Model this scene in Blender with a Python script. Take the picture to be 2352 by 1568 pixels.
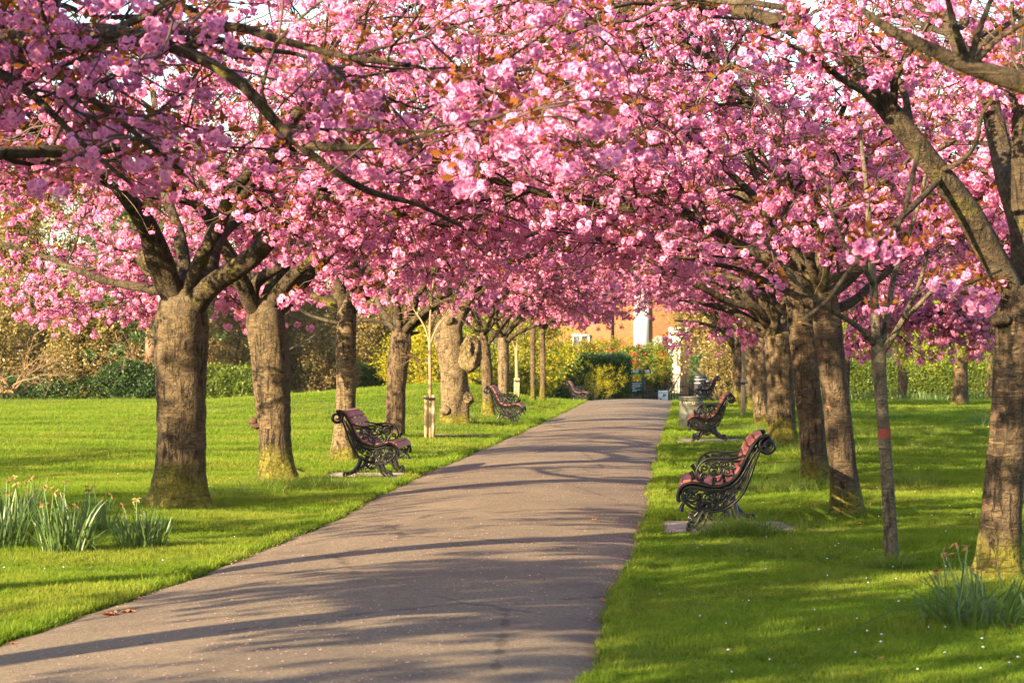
import bpy, math, random
import numpy as np
from mathutils import Vector, Matrix, Euler

for o in list(bpy.data.objects):
    bpy.data.objects.remove(o, do_unlink=True)
scene = bpy.context.scene
COL = scene.collection
random.seed(7)
R = math.radians

# ------------------------------------------------------------------ camera, sky, sun, exposure
F, U0, VH, CAMH = 5500.0, 1176.0, 813.0, 1.52      # focal length in pixels of a 2352 px wide frame, horizon row, eye height
cam_d = bpy.data.cameras.new('camera')
cam = bpy.data.objects.new('camera', cam_d); COL.objects.link(cam)
cam.location = (0, 0, CAMH); cam.rotation_euler = (R(90), 0, 0)
cam_d.sensor_width = 36; cam_d.lens = F / 2352 * 36
cam_d.shift_y = (VH - 784) / 2352
cam_d.clip_end = 3000
cam_d.dof.use_dof = True; cam_d.dof.focus_distance = 24; cam_d.dof.aperture_fstop = 6.3
scene.camera = cam

SUN_EL = R(18.5)
SUN_H = Vector((0.70, 0.71, 0)).normalized()        # where the light travels, seen from above
world = bpy.data.worlds.new('World'); scene.world = world; world.use_nodes = True
wn = world.node_tree
sky = wn.nodes.new('ShaderNodeTexSky'); sky.sky_type = 'NISHITA'; sky.sun_disc = False
sky.sun_elevation = SUN_EL
sky.sun_rotation = math.atan2(-SUN_H.x, -SUN_H.y)
bg = wn.nodes['Background']; bg.inputs['Strength'].default_value = 0.085
wn.links.new(sky.outputs[0], bg.inputs[0])
sun_d = bpy.data.lights.new('sun', 'SUN'); sun_d.energy = 5.0; sun_d.angle = R(0.5); sun_d.color = (1.0, 0.78, 0.47)
sun = bpy.data.objects.new('sun', sun_d); COL.objects.link(sun)
ldir = Vector((SUN_H.x * math.cos(SUN_EL), SUN_H.y * math.cos(SUN_EL), -math.sin(SUN_EL)))
sun.rotation_euler = ldir.to_track_quat('-Z', 'Y').to_euler()
sun.location = (-30, -30, 30)
scene.view_settings.view_transform = 'Standard'
scene.view_settings.look = 'None'
scene.view_settings.gamma = 1.0
scene.view_settings.use_curve_mapping = False
scene.view_settings.exposure = 2.4
scene.render.engine = 'CYCLES'
scene.cycles.use_denoising = True
scene.cycles.denoising_prefilter = 'NONE'
scene.cycles.max_bounces = 10
scene.cycles.diffuse_bounces = 7
scene.cycles.transmission_bounces = 7
scene.cycles.glossy_bounces = 2
scene.cycles.caustics_reflective = False
scene.cycles.caustics_refractive = False

# ------------------------------------------------------------------ mesh helpers
def link(o, parent=None):
    COL.objects.link(o)
    if parent is not None: o.parent = parent
    return o

def mesh(name, V, Q=None, T=None, mat=None, smooth=False, attrs=None, N=None):
    """fast mesh from arrays: quads Q, triangles T, n-gons N (list of lists)"""
    me = bpy.data.meshes.new(name)
    V = np.asarray(V, dtype=np.float32).reshape(-1, 3)
    me.vertices.add(len(V)); me.vertices.foreach_set('co', V.ravel())
    idx, starts, tot = [], [], 0
    for A, k in ((Q, 4), (T, 3)):
        if A is not None and len(A):
            A = np.asarray(A, dtype=np.int32).reshape(-1, k)
            idx.append(A.ravel()); starts.append(tot + np.arange(len(A)) * k); tot += A.size
    if N:
        for f in N:
            idx.append(np.asarray(f, dtype=np.int32)); starts.append(np.array([tot])); tot += len(f)
    if idx:
        idx = np.concatenate(idx).astype(np.int32); starts = np.concatenate(starts).astype(np.int32)
        me.loops.add(len(idx)); me.loops.foreach_set('vertex_index', idx)
        me.polygons.add(len(starts)); me.polygons.foreach_set('loop_start', starts)
        if smooth: me.polygons.foreach_set('use_smooth', np.ones(len(starts), dtype=bool))
    me.update(calc_edges=True)
    for an, (ty, data) in (attrs or {}).items():
        a = me.attributes.new(an, ty, 'POINT')
        a.data.foreach_set('vector' if ty == 'FLOAT_VECTOR' else 'value', np.asarray(data, dtype=np.float32).ravel())
    if mat: me.materials.append(mat)
    return me

class MB:
    """collects shapes, then makes one mesh"""
    def __init__(s): s.V, s.Q, s.T, s.n = [], [], [], 0
    def add(s, V, Q=None, T=None):
        V = np.asarray(V, float).reshape(-1, 3)
        if Q is not None and len(Q): s.Q.append(np.asarray(Q, int) + s.n)
        if T is not None and len(T): s.T.append(np.asarray(T, int) + s.n)
        s.V.append(V); s.n += len(V)
    def box(s, c, size, M=None):
        x, y, z = (np.asarray(size, float) / 2)
        P = np.array([[-x,-y,-z],[x,-y,-z],[x,y,-z],[-x,y,-z],[-x,-y,z],[x,-y,z],[x,y,z],[-x,y,z]])
        if M is not None: P = P @ np.asarray(M, float).T
        s.add(P + np.asarray(c, float), [[0,3,2,1],[4,5,6,7],[0,1,5,4],[1,2,6,5],[2,3,7,6],[3,0,4,7]])
    def tube(s, P, Rr, k=8, cap=True, sy=1.0):
        V, Q = tubes(np.asarray(P, float)[None], np.asarray(Rr, float)[None], k)
        n = len(P); s.add(V, Q)
        if cap:
            b = s.n - len(V)
            for ring, pt in ((0, P[0]), (n - 1, P[-1])):
                ids = b + ring * k + np.arange(k); c = s.n
                s.V.append(np.asarray(pt, float)[None]); s.n += 1
                a2 = np.roll(ids, -1)
                s.T.append(np.stack([ids, a2, np.full(k, c)], 1) if ring else np.stack([a2, ids, np.full(k, c)], 1))
    def mesh(s, name, mat, smooth=False, attrs=None):
        V = np.concatenate(s.V); Q = np.concatenate(s.Q) if s.Q else None; T = np.concatenate(s.T) if s.T else None
        return mesh(name, V, Q, T, mat, smooth, attrs)
    def obj(s, name, mat, parent=None, smooth=False, loc=None, kind=None):
        o = bpy.data.objects.new(name, s.mesh(name, mat, smooth)); link(o, parent)
        if loc is not None: o.location = loc
        if kind: o['kind'] = kind
        return o

def norm(a): return a / np.maximum(np.linalg.norm(a, axis=-1, keepdims=True), 1e-9)

def tubes(P, Rr, k):
    """P (N,n,3), Rr (N,n): N tubes of k sides, open ends"""
    N, n, _ = P.shape
    t = norm(np.gradient(P, axis=1))
    md = np.abs(t.mean(1)); ref = np.eye(3)[np.argmin(md, axis=1)][:, None, :]
    a = norm(np.cross(t, np.broadcast_to(ref, t.shape))); b = np.cross(t, a)
    ang = np.arange(k) * 2 * math.pi / k
    V = P[:, :, None, :] + Rr[:, :, None, None] * (a[:, :, None, :] * np.cos(ang)[None, None, :, None] + b[:, :, None, :] * np.sin(ang)[None, None, :, None])
    i = np.arange(n - 1)[:, None] * k; j = np.arange(k)[None]; j2 = (j + 1) % k
    q = np.stack([i + j, i + j2, i + k + j2, i + k + j], -1).reshape(-1, 4)
    Q = (q[None] + (np.arange(N) * n * k)[:, None, None]).reshape(-1, 4)
    return V.reshape(-1, 3), Q

def catmull(P, n):
    """smooth resample of control points P (m,d) at n even steps"""
    P = np.asarray(P, float); m = len(P)
    if m == 2:
        t = np.linspace(0, 1, n)[:, None]; return P[0] * (1 - t) + P[1] * t
    E = np.vstack([2 * P[0] - P[1], P, 2 * P[-1] - P[-2]])
    tt = np.linspace(0, m - 1, n * 3); out = []
    for t in tt:
        i = min(int(t), m - 2); f = t - i; p0, p1, p2, p3 = E[i:i + 4]
        out.append(0.5 * (2 * p1 + (p2 - p0) * f + (2 * p0 - 5 * p1 + 4 * p2 - p3) * f * f + (3 * p1 - p0 - 3 * p2 + p3) * f ** 3))
    out = np.array(out)
    s = np.concatenate([[0], np.cumsum(np.linalg.norm(np.diff(out[:, :3], axis=0), axis=1))])
    ss = np.linspace(0, s[-1], n)
    return np.stack([np.interp(ss, s, out[:, k]) for k in range(out.shape[1])], 1)

_rs = np.random.RandomState(3)
_K = norm(_rs.normal(size=(24, 3))); _PH = _rs.uniform(0, 6.28, 24)
def lump(p, f, o=0):
    """cheap smooth noise in about -1..1 on points (n,3)"""
    p = np.asarray(p, float)
    return (np.sin(p @ (_K[(o) % 20:(o) % 20 + 4] * f).T + _PH[(o) % 20:(o) % 20 + 4]).sum(-1)) / 2.6

def tag(o, label=None, cat=None, group=None, kind=None):
    if label: o['label'] = label
    if cat: o['category'] = cat
    if group: o['group'] = group
    if kind: o['kind'] = kind
    return o
def empty(name, loc=(0, 0, 0), rz=0):
    o = bpy.data.objects.new(name, None); link(o); o.location = loc; o.rotation_euler = (0, 0, rz); o.empty_display_size = 0.2
    return o
def put(name, me, parent=None, loc=None, rot=None, kind=None):
    o = bpy.data.objects.new(name, me); link(o, parent)
    if loc is not None: o.location = loc
    if rot is not None: o.rotation_euler = rot
    if kind: o['kind'] = kind
    return o

# ------------------------------------------------------------------ materials
class NT:
    def __init__(s, name):
        s.m = bpy.data.materials.new(name); s.m.use_nodes = True; s.t = s.m.node_tree
        s.bsdf = s.t.nodes['Principled BSDF']; s.out = s.t.nodes['Material Output']
    def n(s, ty, **kw):
        nd = s.t.nodes.new('ShaderNode' + ty)
        for k, v in kw.items():
            if k in ('ins',):
                for a, b in v.items(): s.set(nd, a, b)
            else: setattr(nd, k, v)
        return nd
    def set(s, nd, k, v):
        sock = nd.inputs[k]
        if isinstance(v, bpy.types.NodeSocket): s.t.links.new(v, sock)
        else:
            if hasattr(sock.default_value, '__len__') and len(sock.default_value) == 4 and len(v) == 3: v = (*v, 1)
            sock.default_value = v
    def noise(s, vec, scale, detail=4, rough=0.55, dist=0.0):
        nd = s.n('TexNoise', ins={'Vector': vec, 'Scale': scale, 'Detail': detail, 'Roughness': rough, 'Distortion': dist}); return nd.outputs['Fac']
    def mapping(s, vec, scale=(1, 1, 1), loc=(0, 0, 0)):
        nd = s.n('Mapping', ins={'Vector': vec, 'Scale': scale, 'Location': loc}); return nd.outputs[0]
    def ramp(s, fac, stops, interp='LINEAR'):
        nd = s.n('ValToRGB'); cr = nd.color_ramp; cr.interpolation = interp
        while len(cr.elements) < len(stops): cr.elements.new(0.5)
        for e, (p, c) in zip(cr.elements, stops):
            e.position = p; e.color = (*c, 1) if len(c) == 3 else c
        s.set(nd, 'Fac', fac); return nd.outputs['Color']
    def fr(s, fac, a, b):
        return s.n('MapRange', interpolation_type='SMOOTHSTEP', ins={'Value': fac, 'From Min': a, 'From Max': b}).outputs[0]
    def mix(s, f, a, b, mode='MIX'):
        nd = s.n('Mix', data_type='RGBA', blend_type=mode)
        s.set(nd, 0, f); s.set(nd, 6, a); s.set(nd, 7, b); return nd.outputs[2]
    def math(s, op, a, b=0.0):
        nd = s.n('Math', operation=op); s.set(nd, 0, a); s.set(nd, 1, b); return nd.outputs[0]
    def co(s, which='Object'): return s.n('TexCoord').outputs[which]
    def pos(s): return s.n('NewGeometry').outputs['Position']
    def rnd(s): return s.n('ObjectInfo').outputs['Random']
    def attr(s, name): return s.n('Attribute', attribute_name=name).outputs['Fac']
    def bump(s, h, strength=0.5, dist=0.02):
        nd = s.n('Bump', ins={'Height': h, 'Strength': strength, 'Distance': dist}); s.set(s.bsdf, 'Normal', nd.outputs[0])
    def p(s, **kw):
        for k, v in kw.items(): s.set(s.bsdf, k.replace('_', ' '), v)
        return s.m
    def leafy(s, col, tcol, ft=0.4, rough=0.5, spec=0.0):
        """thin leaf or petal: diffuse on this side, light passing through from the other"""
        d = s.n('BsdfDiffuse', ins={'Color': col}); t = s.n('BsdfTranslucent', ins={'Color': tcol})
        mx = s.n('MixShader', ins={0: ft, 1: d.outputs[0], 2: t.outputs[0]}); o = mx.outputs[0]
        if spec:
            g = s.n('BsdfGlossy', ins={'Color': (1, 1, 1, 1), 'Roughness': rough})
            mx = s.n('MixShader', ins={0: spec, 1: o, 2: g.outputs[0]}); o = mx.outputs[0]
        s.t.links.new(o, s.out.inputs['Surface']); return s.m

def mat_plain(name, col, rough=0.6, var=0.12, scale=8, metal=0.0, bump=0.0):
    n = NT(name); c = n.co(); f = n.noise(c, scale, 5)
    a = tuple(x * (1 - var) for x in col); b = tuple(min(1, x * (1 + var)) for x in col)
    if bump: n.bump(n.noise(c, scale * 6, 4), bump, 0.01)
    return n.p(Base_Color=n.ramp(f, [(0.3, a), (0.7, b)]), Roughness=rough, Metallic=metal)

def mat_bark(name, dark, light, moss_h=0.5, moss_amt=0.5, lentic=1.0, red=0.0):
    n = NT(name); c = n.co()
    big = n.noise(c, 2.6, 5, 0.65)
    bands = n.noise(n.mapping(c, (5, 5, 42)), 1.0, 5, 0.62, 0.6)            # horizontal lenticels
    plates = n.noise(n.mapping(c, (17, 17, 3.0)), 1.0, 6, 0.62, 1.0)       # vertical cracks
    chunky = n.noise(n.mapping(c, (9, 9, 14)), 1.0, 6, 0.7, 1.2)
    fine = n.noise(c, 70, 4, 0.65)
    crack = n.fr(plates, 0.47, 0.38); streak = n.math('MULTIPLY', n.fr(bands, 0.53, 0.64), lentic)
    where = n.fr(big, 0.40, 0.58)                                           # smooth bark here, broken bark there
    h = n.math('ADD', n.math('MULTIPLY', n.math('SUBTRACT', 1.0, crack), n.math('SUBTRACT', 1.25, where)), n.math('ADD', n.math('MULTIPLY', streak, 0.5), n.math('ADD', n.math('MULTIPLY', chunky, 0.9), n.math('MULTIPLY', fine, 0.3))))
    mid = tuple(a * .45 + b * .55 for a, b in zip(dark, light))
    col = n.ramp(n.math('ADD', n.math('MULTIPLY', chunky, 0.75), n.math('MULTIPLY', fine, 0.25)), [(0.30, dark), (0.52, mid), (0.72, light)])
    col = n.mix(n.math('MULTIPLY', streak, n.math('ADD', 0.25, n.math('MULTIPLY', where, 0.5))), col, tuple(min(1, x * 1.25) for x in light))
    col = n.mix(n.math('MULTIPLY', crack, n.math('SUBTRACT', 0.95, n.math('MULTIPLY', where, 0.55))), col, tuple(x * .6 for x in dark))
    grey = n.fr(n.noise(c, 1.7, 3), 0.55, 0.7)
    col = n.mix(n.math('MULTIPLY', grey, 0.5), col, (0.13, 0.112, 0.08))
    if red:
        rb = n.fr(n.noise(n.mapping(c, (7, 7, 70)), 1.0, 2), 0.66, 0.72)
        col = n.mix(n.math('MULTIPLY', rb, red), col, (0.30, 0.12, 0.05))
    z = n.n('SeparateXYZ', ins={0: c}).outputs['Z']
    low = n.n('MapRange', ins={'Value': z, 'From Min': moss_h, 'From Max': 0.0}).outputs[0]
    mo = n.fr(n.math('ADD', n.math('MULTIPLY', low, 0.75), n.math('MULTIPLY', n.noise(c, 5.0, 6, 0.62), 0.62)), 0.54, 0.80)
    spots = n.fr(n.noise(n.mapping(c, (1, 1, 0.8), (3, 1, 7)), 3.4, 6, 0.65), 0.55 if moss_amt > .6 else 0.60, 0.66 if moss_amt > .6 else 0.74)
    up = n.math('MULTIPLY', spots, moss_amt)
    mossf = n.math('MAXIMUM', mo, up)
    mosscol = n.ramp(n.noise(c, 26, 4), [(0.3, (0.065, 0.062, 0.010)), (0.7, (0.175, 0.155, 0.020))])
    col = n.mix(mossf, col, mosscol)
    n.bump(h, 1.0, 0.03)
    return n.p(Base_Color=col, Roughness=0.9, Specular_IOR_Level=0.25)

M = {}
M['bark'] = mat_bark('cherry_bark', (0.018, 0.013, 0.008), (0.165, 0.116, 0.062), 0.75, 0.45)
M['bark_red'] = mat_bark('cherry_bark_reddish', (0.016, 0.011, 0.007), (0.135, 0.094, 0.055), 0.55, 0.35, 1.5, 0.8)
M['bark_pale'] = mat_bark('pale_cherry_bark', (0.035, 0.025, 0.014), (0.235, 0.17, 0.094), 0.4, 0.4, 1.5)
M['bark_rough'] = mat_bark('rough_bark', (0.026, 0.017, 0.010), (0.17, 0.115, 0.065), 0.2, 0.15, 0.2)
M['limb'] = mat_bark('limb_bark', (0.012, 0.009, 0.006), (0.095, 0.067, 0.038), 0.0, 0.7)
M['young_bark'] = mat_bark('young_bark', (0.07, 0.058, 0.037), (0.18, 0.15, 0.10), 0.0, 0.3)
M['sap_bark'] = mat_plain('sapling_bark', (0.22, 0.155, 0.085), 0.8, 0.3, 8)
M['burl'] = mat_bark('burl_bark', (0.03, 0.02, 0.012), (0.26, 0.20, 0.10), 0.0, 0.8, 0.3)
M['deadwood'] = mat_plain('red_brown_knot', (0.045, 0.018, 0.008), 0.85, 0.5, 14, 0, 0.6)
M['twig'] = mat_plain('twig_bark', (0.055, 0.040, 0.026), 0.8, 0.35, 3)
M['tan_twig'] = mat_plain('tan_twig', (0.17, 0.105, 0.045), 0.8, 0.3, 2)

n = NT('blossom_petal'); t = n.attr('t'); r = n.rnd(); fv = n.attr('fv')
deep = n.mix(fv, (0.58, 0.070, 0.30), (0.74, 0.19, 0.45)); pale = n.mix(fv, (0.82, 0.33, 0.59), (0.90, 0.56, 0.75))
colr = n.mix(t, deep, pale); colr = n.mix(n.math('MULTIPLY', r, 0.4), colr, (0.86, 0.40, 0.64))
M['petal'] = n.leafy(colr, n.mix(0.25, colr, (0.95, 0.40, 0.66)), 0.52)
n = NT('bronze_leaf'); r = n.attr('fv')
M['bronze'] = n.leafy(n.ramp(r, [(0, (0.10, 0.034, 0.014)), (0.55, (0.17, 0.066, 0.018)), (1, (0.15, 0.105, 0.022))]), n.ramp(r, [(0, (0.34, 0.11, 0.025)), (1, (0.38, 0.22, 0.035))]), 0.42)
def leaf_mat(name, a, b, tr, ft=0.35, spec=0.0):
    n = NT(name); r = n.rnd(); f = n.attr('fv'); k = n.math('MULTIPLY', n.math('ADD', r, f), 0.5)
    return n.leafy(n.ramp(k, [(0.2, a), (0.8, b)]), tr, ft, 0.35, spec)
M['gold_leaf'] = leaf_mat('olive_gold_leaf', (0.075, 0.060, 0.018), (0.255, 0.195, 0.065), (0.32, 0.24, 0.05), 0.28, 0.03)
M['tan_leaf'] = leaf_mat('tan_leaf', (0.11, 0.080, 0.030), (0.29, 0.205, 0.080), (0.30, 0.21, 0.05), 0.28, 0.02)
M['dark_leaf'] = leaf_mat('dark_green_leaf', (0.018, 0.04, 0.012), (0.05, 0.09, 0.028), (0.08, 0.15, 0.02), 0.2, 0.012)
M['ivy_leaf'] = leaf_mat('ivy_leaf', (0.03, 0.05, 0.014), (0.10, 0.11, 0.03), (0.12, 0.16, 0.02), 0.2, 0.02)
M['mid_leaf'] = leaf_mat('mid_green_leaf', (0.05, 0.085, 0.015), (0.14, 0.18, 0.03), (0.25, 0.30, 0.03), 0.35, 0.012)
M['lime_leaf'] = leaf_mat('lime_leaf', (0.16, 0.21, 0.02), (0.34, 0.36, 0.04), (0.46, 0.50, 0.05), 0.45)
M['yellow_leaf'] = leaf_mat('yellow_green_leaf', (0.24, 0.22, 0.02), (0.42, 0.36, 0.03), (0.5, 0.45, 0.04), 0.4)
M['red_flower'] = leaf_mat('camellia_red', (0.55, 0.03, 0.05), (0.68, 0.09, 0.11), (0.6, 0.05, 0.08), 0.2)
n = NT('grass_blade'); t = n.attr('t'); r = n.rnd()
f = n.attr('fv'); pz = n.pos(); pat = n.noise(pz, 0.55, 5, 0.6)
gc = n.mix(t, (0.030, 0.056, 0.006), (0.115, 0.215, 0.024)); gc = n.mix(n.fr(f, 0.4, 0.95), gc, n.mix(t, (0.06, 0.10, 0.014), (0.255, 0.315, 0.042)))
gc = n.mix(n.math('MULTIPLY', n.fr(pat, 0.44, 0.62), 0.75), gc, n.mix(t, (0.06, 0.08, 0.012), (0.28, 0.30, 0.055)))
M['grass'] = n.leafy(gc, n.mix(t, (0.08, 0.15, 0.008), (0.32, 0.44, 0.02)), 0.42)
n = NT('long_grass_blade'); t = n.attr('t'); r = n.attr('fv')
gc = n.mix(t, (0.05, 0.10, 0.014), (0.13, 0.20, 0.035)); gc = n.mix(n.fr(r, 0.7, 0.95), gc, (0.36, 0.32, 0.12))
M['long_grass'] = n.leafy(gc, n.mix(t, (0.12, 0.22, 0.015), (0.32, 0.40, 0.05)), 0.4)
n = NT('daffodil_leaf'); t = n.attr('t'); r = n.attr('fv')
gc = n.mix(t, (0.075, 0.13, 0.022), (0.040, 0.085, 0.034)); gc = n.mix(n.math('MULTIPLY', r, 0.4), gc, (0.10, 0.15, 0.065))
gc = n.mix(n.math('MULTIPLY', n.fr(t, 0.86, 1.0), n.fr(r, 0.6, 0.9)), gc, (0.38, 0.24, 0.10))
M['daff'] = n.leafy(gc, n.mix(t, (0.20, 0.28, 0.015), (0.11, 0.19, 0.03)), 0.33, 0.4, 0.025)
M['wilt'] = leaf_mat('withered_flower', (0.20, 0.11, 0.045), (0.40, 0.26, 0.12), (0.42, 0.24, 0.08), 0.3)
M['deadleaf'] = mat_plain('dead_leaf', (0.34, 0.13, 0.05), 0.8, 0.4, 20)
M['daisy'] = mat_plain('daisy_white', (0.82, 0.80, 0.78), 0.7, 0.03)
M['fallen'] = mat_plain('fallen_petal', (0.78, 0.47, 0.52), 0.7, 0.2, 30)

n = NT('lawn_soil'); c = n.co()
col = n.ramp(n.noise(c, 1.3, 6, 0.6), [(0.3, (0.045, 0.078, 0.012)), (0.7, (0.10, 0.145, 0.02))])
col = n.mix(n.fr(n.noise(c, 40, 3), 0.5, 0.8), col, (0.15, 0.17, 0.03))
n.bump(n.noise(c, 30, 5), 0.6, 0.05); M['lawn'] = n.p(Base_Color=col, Roughness=0.95, Specular_IOR_Level=0.1)
n = NT('path_asphalt'); c = n.co()
agg = n.noise(c, 150, 3, 0.75); grit = n.noise(c, 42, 4, 0.7); wear = n.noise(n.mapping(c, (0.9, 0.30, 1)), 1.0, 6, 0.62)
col = n.ramp(n.math('ADD', n.math('MULTIPLY', agg, 0.55), n.math('MULTIPLY', grit, 0.45)), [(0.34, (0.050, 0.038, 0.026)), (0.50, (0.158, 0.121, 0.080)), (0.66, (0.37, 0.29, 0.20))])
col = n.mix(n.math('MULTIPLY', n.fr(wear, 0.45, 0.70), 0.5), col, (0.225, 0.174, 0.118))
col = n.mix(n.math('MULTIPLY', n.fr(n.noise(c, 0.6, 5, 0.6), 0.50, 0.60), 0.4), col, (0.085, 0.066, 0.052))
vor = n.n('TexVoronoi', feature='DISTANCE_TO_EDGE', ins={'Vector': n.mapping(c, (0.30, 0.22, 1)), 'Scale': 1.0}); 
wob = n.math('ADD', vor.outputs['Distance'], n.math('MULTIPLY', n.math('SUBTRACT', n.noise(c, 5, 5), 0.5), 0.06))
col = n.mix(n.math('MULTIPLY', n.fr(wob, 0.006, 0.0), 0.55), col, (0.03, 0.022, 0.016))
col = n.mix(n.fr(n.math('ADD', n.attr('edge'), n.math('MULTIPLY', n.noise(c, 9, 5), 0.5)), 0.72, 1.15), col, n.ramp(n.noise(c, 60, 3), [(0.35, (0.05, 0.032, 0.018)), (0.7, (0.19, 0.115, 0.06))]))
n.bump(n.math('ADD', agg, n.math('ADD', grit, n.math('MULTIPLY', wear, 0.5))), 0.8, 0.010); M['path'] = n.p(Base_Color=col, Roughness=0.8, Specular_IOR_Level=0.35)
n = NT('bare_earth'); c = n.co()
M['earth'] = n.p(Base_Color=n.ramp(n.noise(c, 25, 5), [(0.3, (0.10, 0.065, 0.04)), (0.7, (0.26, 0.18, 0.11))]), Roughness=0.95)
M['slab'] = mat_plain('concrete_slab', (0.30, 0.25, 0.21), 0.85, 0.2, 12, 0, 0.3)
n = NT('black_cast_iron'); c = n.co()
n.bump(n.noise(c, 60, 4), 0.25, 0.004)
M['iron'] = n.p(Base_Color=n.ramp(n.noise(c, 14, 4), [(0.3, (0.004, 0.004, 0.0045)), (0.75, (0.010, 0.0092, 0.0085))]), Roughness=n.n('MapRange', ins={'Value': n.noise(c, 30, 3), 'To Min': 0.26, 'To Max': 0.46}).outputs[0], Specular_IOR_Level=0.38)
n = NT('red_slat_paint'); c = n.co()
g = n.noise(n.mapping(c, (30, 3, 30)), 1.0, 5)
M['slat'] = n.p(Base_Color=n.mix(n.math('MULTIPLY', n.rnd(), 0.35), n.ramp(g, [(0.25, (0.19, 0.042, 0.034)), (0.75, (0.35, 0.088, 0.070))]), (0.29, 0.14, 0.105)), Roughness=0.5)
M['bolt'] = mat_plain('bolt_steel', (0.05, 0.045, 0.04), 0.5)
M['bin'] = mat_plain('grey_green_bin', (0.065, 0.068, 0.050), 0.55, 0.12, 6)
M['bin_gold'] = mat_plain('bin_lettering', (0.42, 0.37, 0.27), 0.5)
M['black'] = mat_plain('black_plastic', (0.016, 0.017, 0.020), 0.45)
M['grey_metal'] = mat_plain('grey_metal', (0.30, 0.31, 0.32), 0.4, 0.1, 6, 0.3)
M['stake'] = mat_plain('pale_stake_wood', (0.36, 0.245, 0.125), 0.8, 0.18, 14, 0, 0.3)
M['strap'] = mat_plain('rubber_tie', (0.02, 0.018, 0.016), 0.7)
M['redband'] = mat_plain('red_brown_band', (0.19, 0.035, 0.022), 0.8, 0.2, 30)
n = NT('orange_brick'); c = n.co()
bk = n.n('TexBrick', ins={'Vector': n.n('Mapping', ins={'Vector': c, 'Rotation': (R(90), 0, 0)}).outputs[0], 'Color1': (0.19, 0.055, 0.018, 1), 'Color2': (0.26, 0.088, 0.030, 1), 'Mortar': (0.22, 0.12, 0.062, 1), 'Scale': 1.0, 'Mortar Size': 0.008, 'Brick Width': 0.225, 'Row Height': 0.075})
M['brick'] = n.p(Base_Color=bk.outputs[0], Roughness=0.9)
M['white'] = mat_plain('white_paint', (0.80, 0.77, 0.72), 0.5, 0.03)
M['stone'] = mat_plain('grey_stone', (0.30, 0.27, 0.22), 0.85, 0.15, 3)
M['glass'] = NT('window_glass').p(Base_Color=(0.05, 0.075, 0.10), Roughness=0.08, Specular_IOR_Level=0.8)
M['green_sign'] = mat_plain('green_board', (0.012, 0.055, 0.038), 0.5)
M['sign_grey'] = mat_plain('plaque_grey', (0.17, 0.18, 0.19), 0.6)
M['ink'] = mat_plain('dark_print', (0.05, 0.05, 0.09), 0.6)
M['red_ink'] = mat_plain('orange_print', (0.5, 0.16, 0.07), 0.6)
M['cream'] = mat_plain('cream_pane', (0.62, 0.56, 0.44), 0.3, 0.05)
M['pale_brick'] = mat_plain('pale_brick', (0.26, 0.15, 0.085), 0.9, 0.18, 5)
M['hedge_core'] = mat_plain('hedge_inner_twigs', (0.020, 0.026, 0.010), 0.95, 0.3, 6)
M['red_bark'] = mat_bark('red_bark', (0.10, 0.045, 0.03), (0.36, 0.20, 0.13), 0.0, 0.1, 0.1)
M['daff_stalk'] = mat_plain('daffodil_stalk', (0.10, 0.17, 0.04), 0.6)
M['yellowleaf'] = mat_plain('yellow_leaf_litter', (0.55, 0.30, 0.04), 0.7)
M['sand'] = mat_plain('warm_gravel', (0.42, 0.31, 0.20), 0.9, 0.15, 4)

# ------------------------------------------------------------------ lie of the land
_py = np.array([-20, 0, 11.07, 12.5, 14.2, 16.5, 20, 29, 44.7, 61, 73.3, 90, 106, 130], float)
_pc = np.array([-5.0, -2.45, -1.25, -1.10, -0.91, -0.69, -0.31, 0.26, 1.46, 2.68, 3.55, 4.85, 6.2, 8.2], float)
_yy = np.linspace(-20, 130, 601); _cc = np.interp(_yy, _py, _pc)
_ker = np.hanning(25); _ker /= _ker.sum(); _cs = np.convolve(np.pad(_cc, 12, mode='edge'), _ker, 'valid')
_cs[:12] = _cc[:12]; _cs[-12:] = _cc[-12:]
PH = 1.5
_hw = ([0, 11, 12.5, 14.2, 16.5, 20, 29, 44.7, 106], [1.68, 1.64, 1.60, 1.54, 1.50, 1.47, 1.50, 1.45, 1.5])
def path_c(y): return np.interp(y, _yy, _cs)
def sstep(a, b, x):
    t = np.clip((np.asarray(x, float) - a) / (b - a), 0, 1); return t * t * (3 - 2 * t)
def ground(x, y):
    x = np.asarray(x, float); y = np.asarray(y, float)
    d = (path_c(y) - PH) - x                                   # metres to the left of the path
    mound = 0.66 * np.exp(-((x + 1.4) / 3.6) ** 2 / 2 - ((y - 64) / 8.0) ** 2 / 2) * sstep(0.0, 3.0, d)
    mound = mound + 0.10 * np.exp(-((x + 7) / 3.0) ** 2 / 2 - ((y - 66) / 8) ** 2 / 2)
    fall = -0.85 * sstep(75, 104, y)
    und = 0.035 * np.sin(x * 0.9 + y * 0.23) * np.sin(y * 0.31 + 1.0) * sstep(0.3, 3, np.abs(x - path_c(y)) - PH)
    return mound + fall + und
def P3(u, v, D): return np.array([(u - U0) / F * D, D, CAMH + (VH - v) / F * D])
def hit(u, v, ymax=140):
    y = np.linspace(6, ymax, 4000); h = CAMH + (VH - v) / F * y - ground((u - U0) / F * y, y)
    k = np.argmax(h <= 0)
    if h[k] > 0: k = len(y) - 1
    return np.array([(u - U0) / F * y[k], y[k], float(ground((u - U0) / F * y[k], y[k]))])

# ground sheet
xs = np.unique(np.concatenate([np.linspace(-900, -40, 12), np.arange(-40, 40.1, 0.6), np.linspace(40, 900, 12)]))
ys = np.unique(np.concatenate([np.linspace(-300, -16, 8), np.arange(-16, 108, 0.6), np.linspace(110, 1500, 30)]))
X, Y = np.meshgrid(xs, ys); Z = ground(X, Y)
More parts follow.
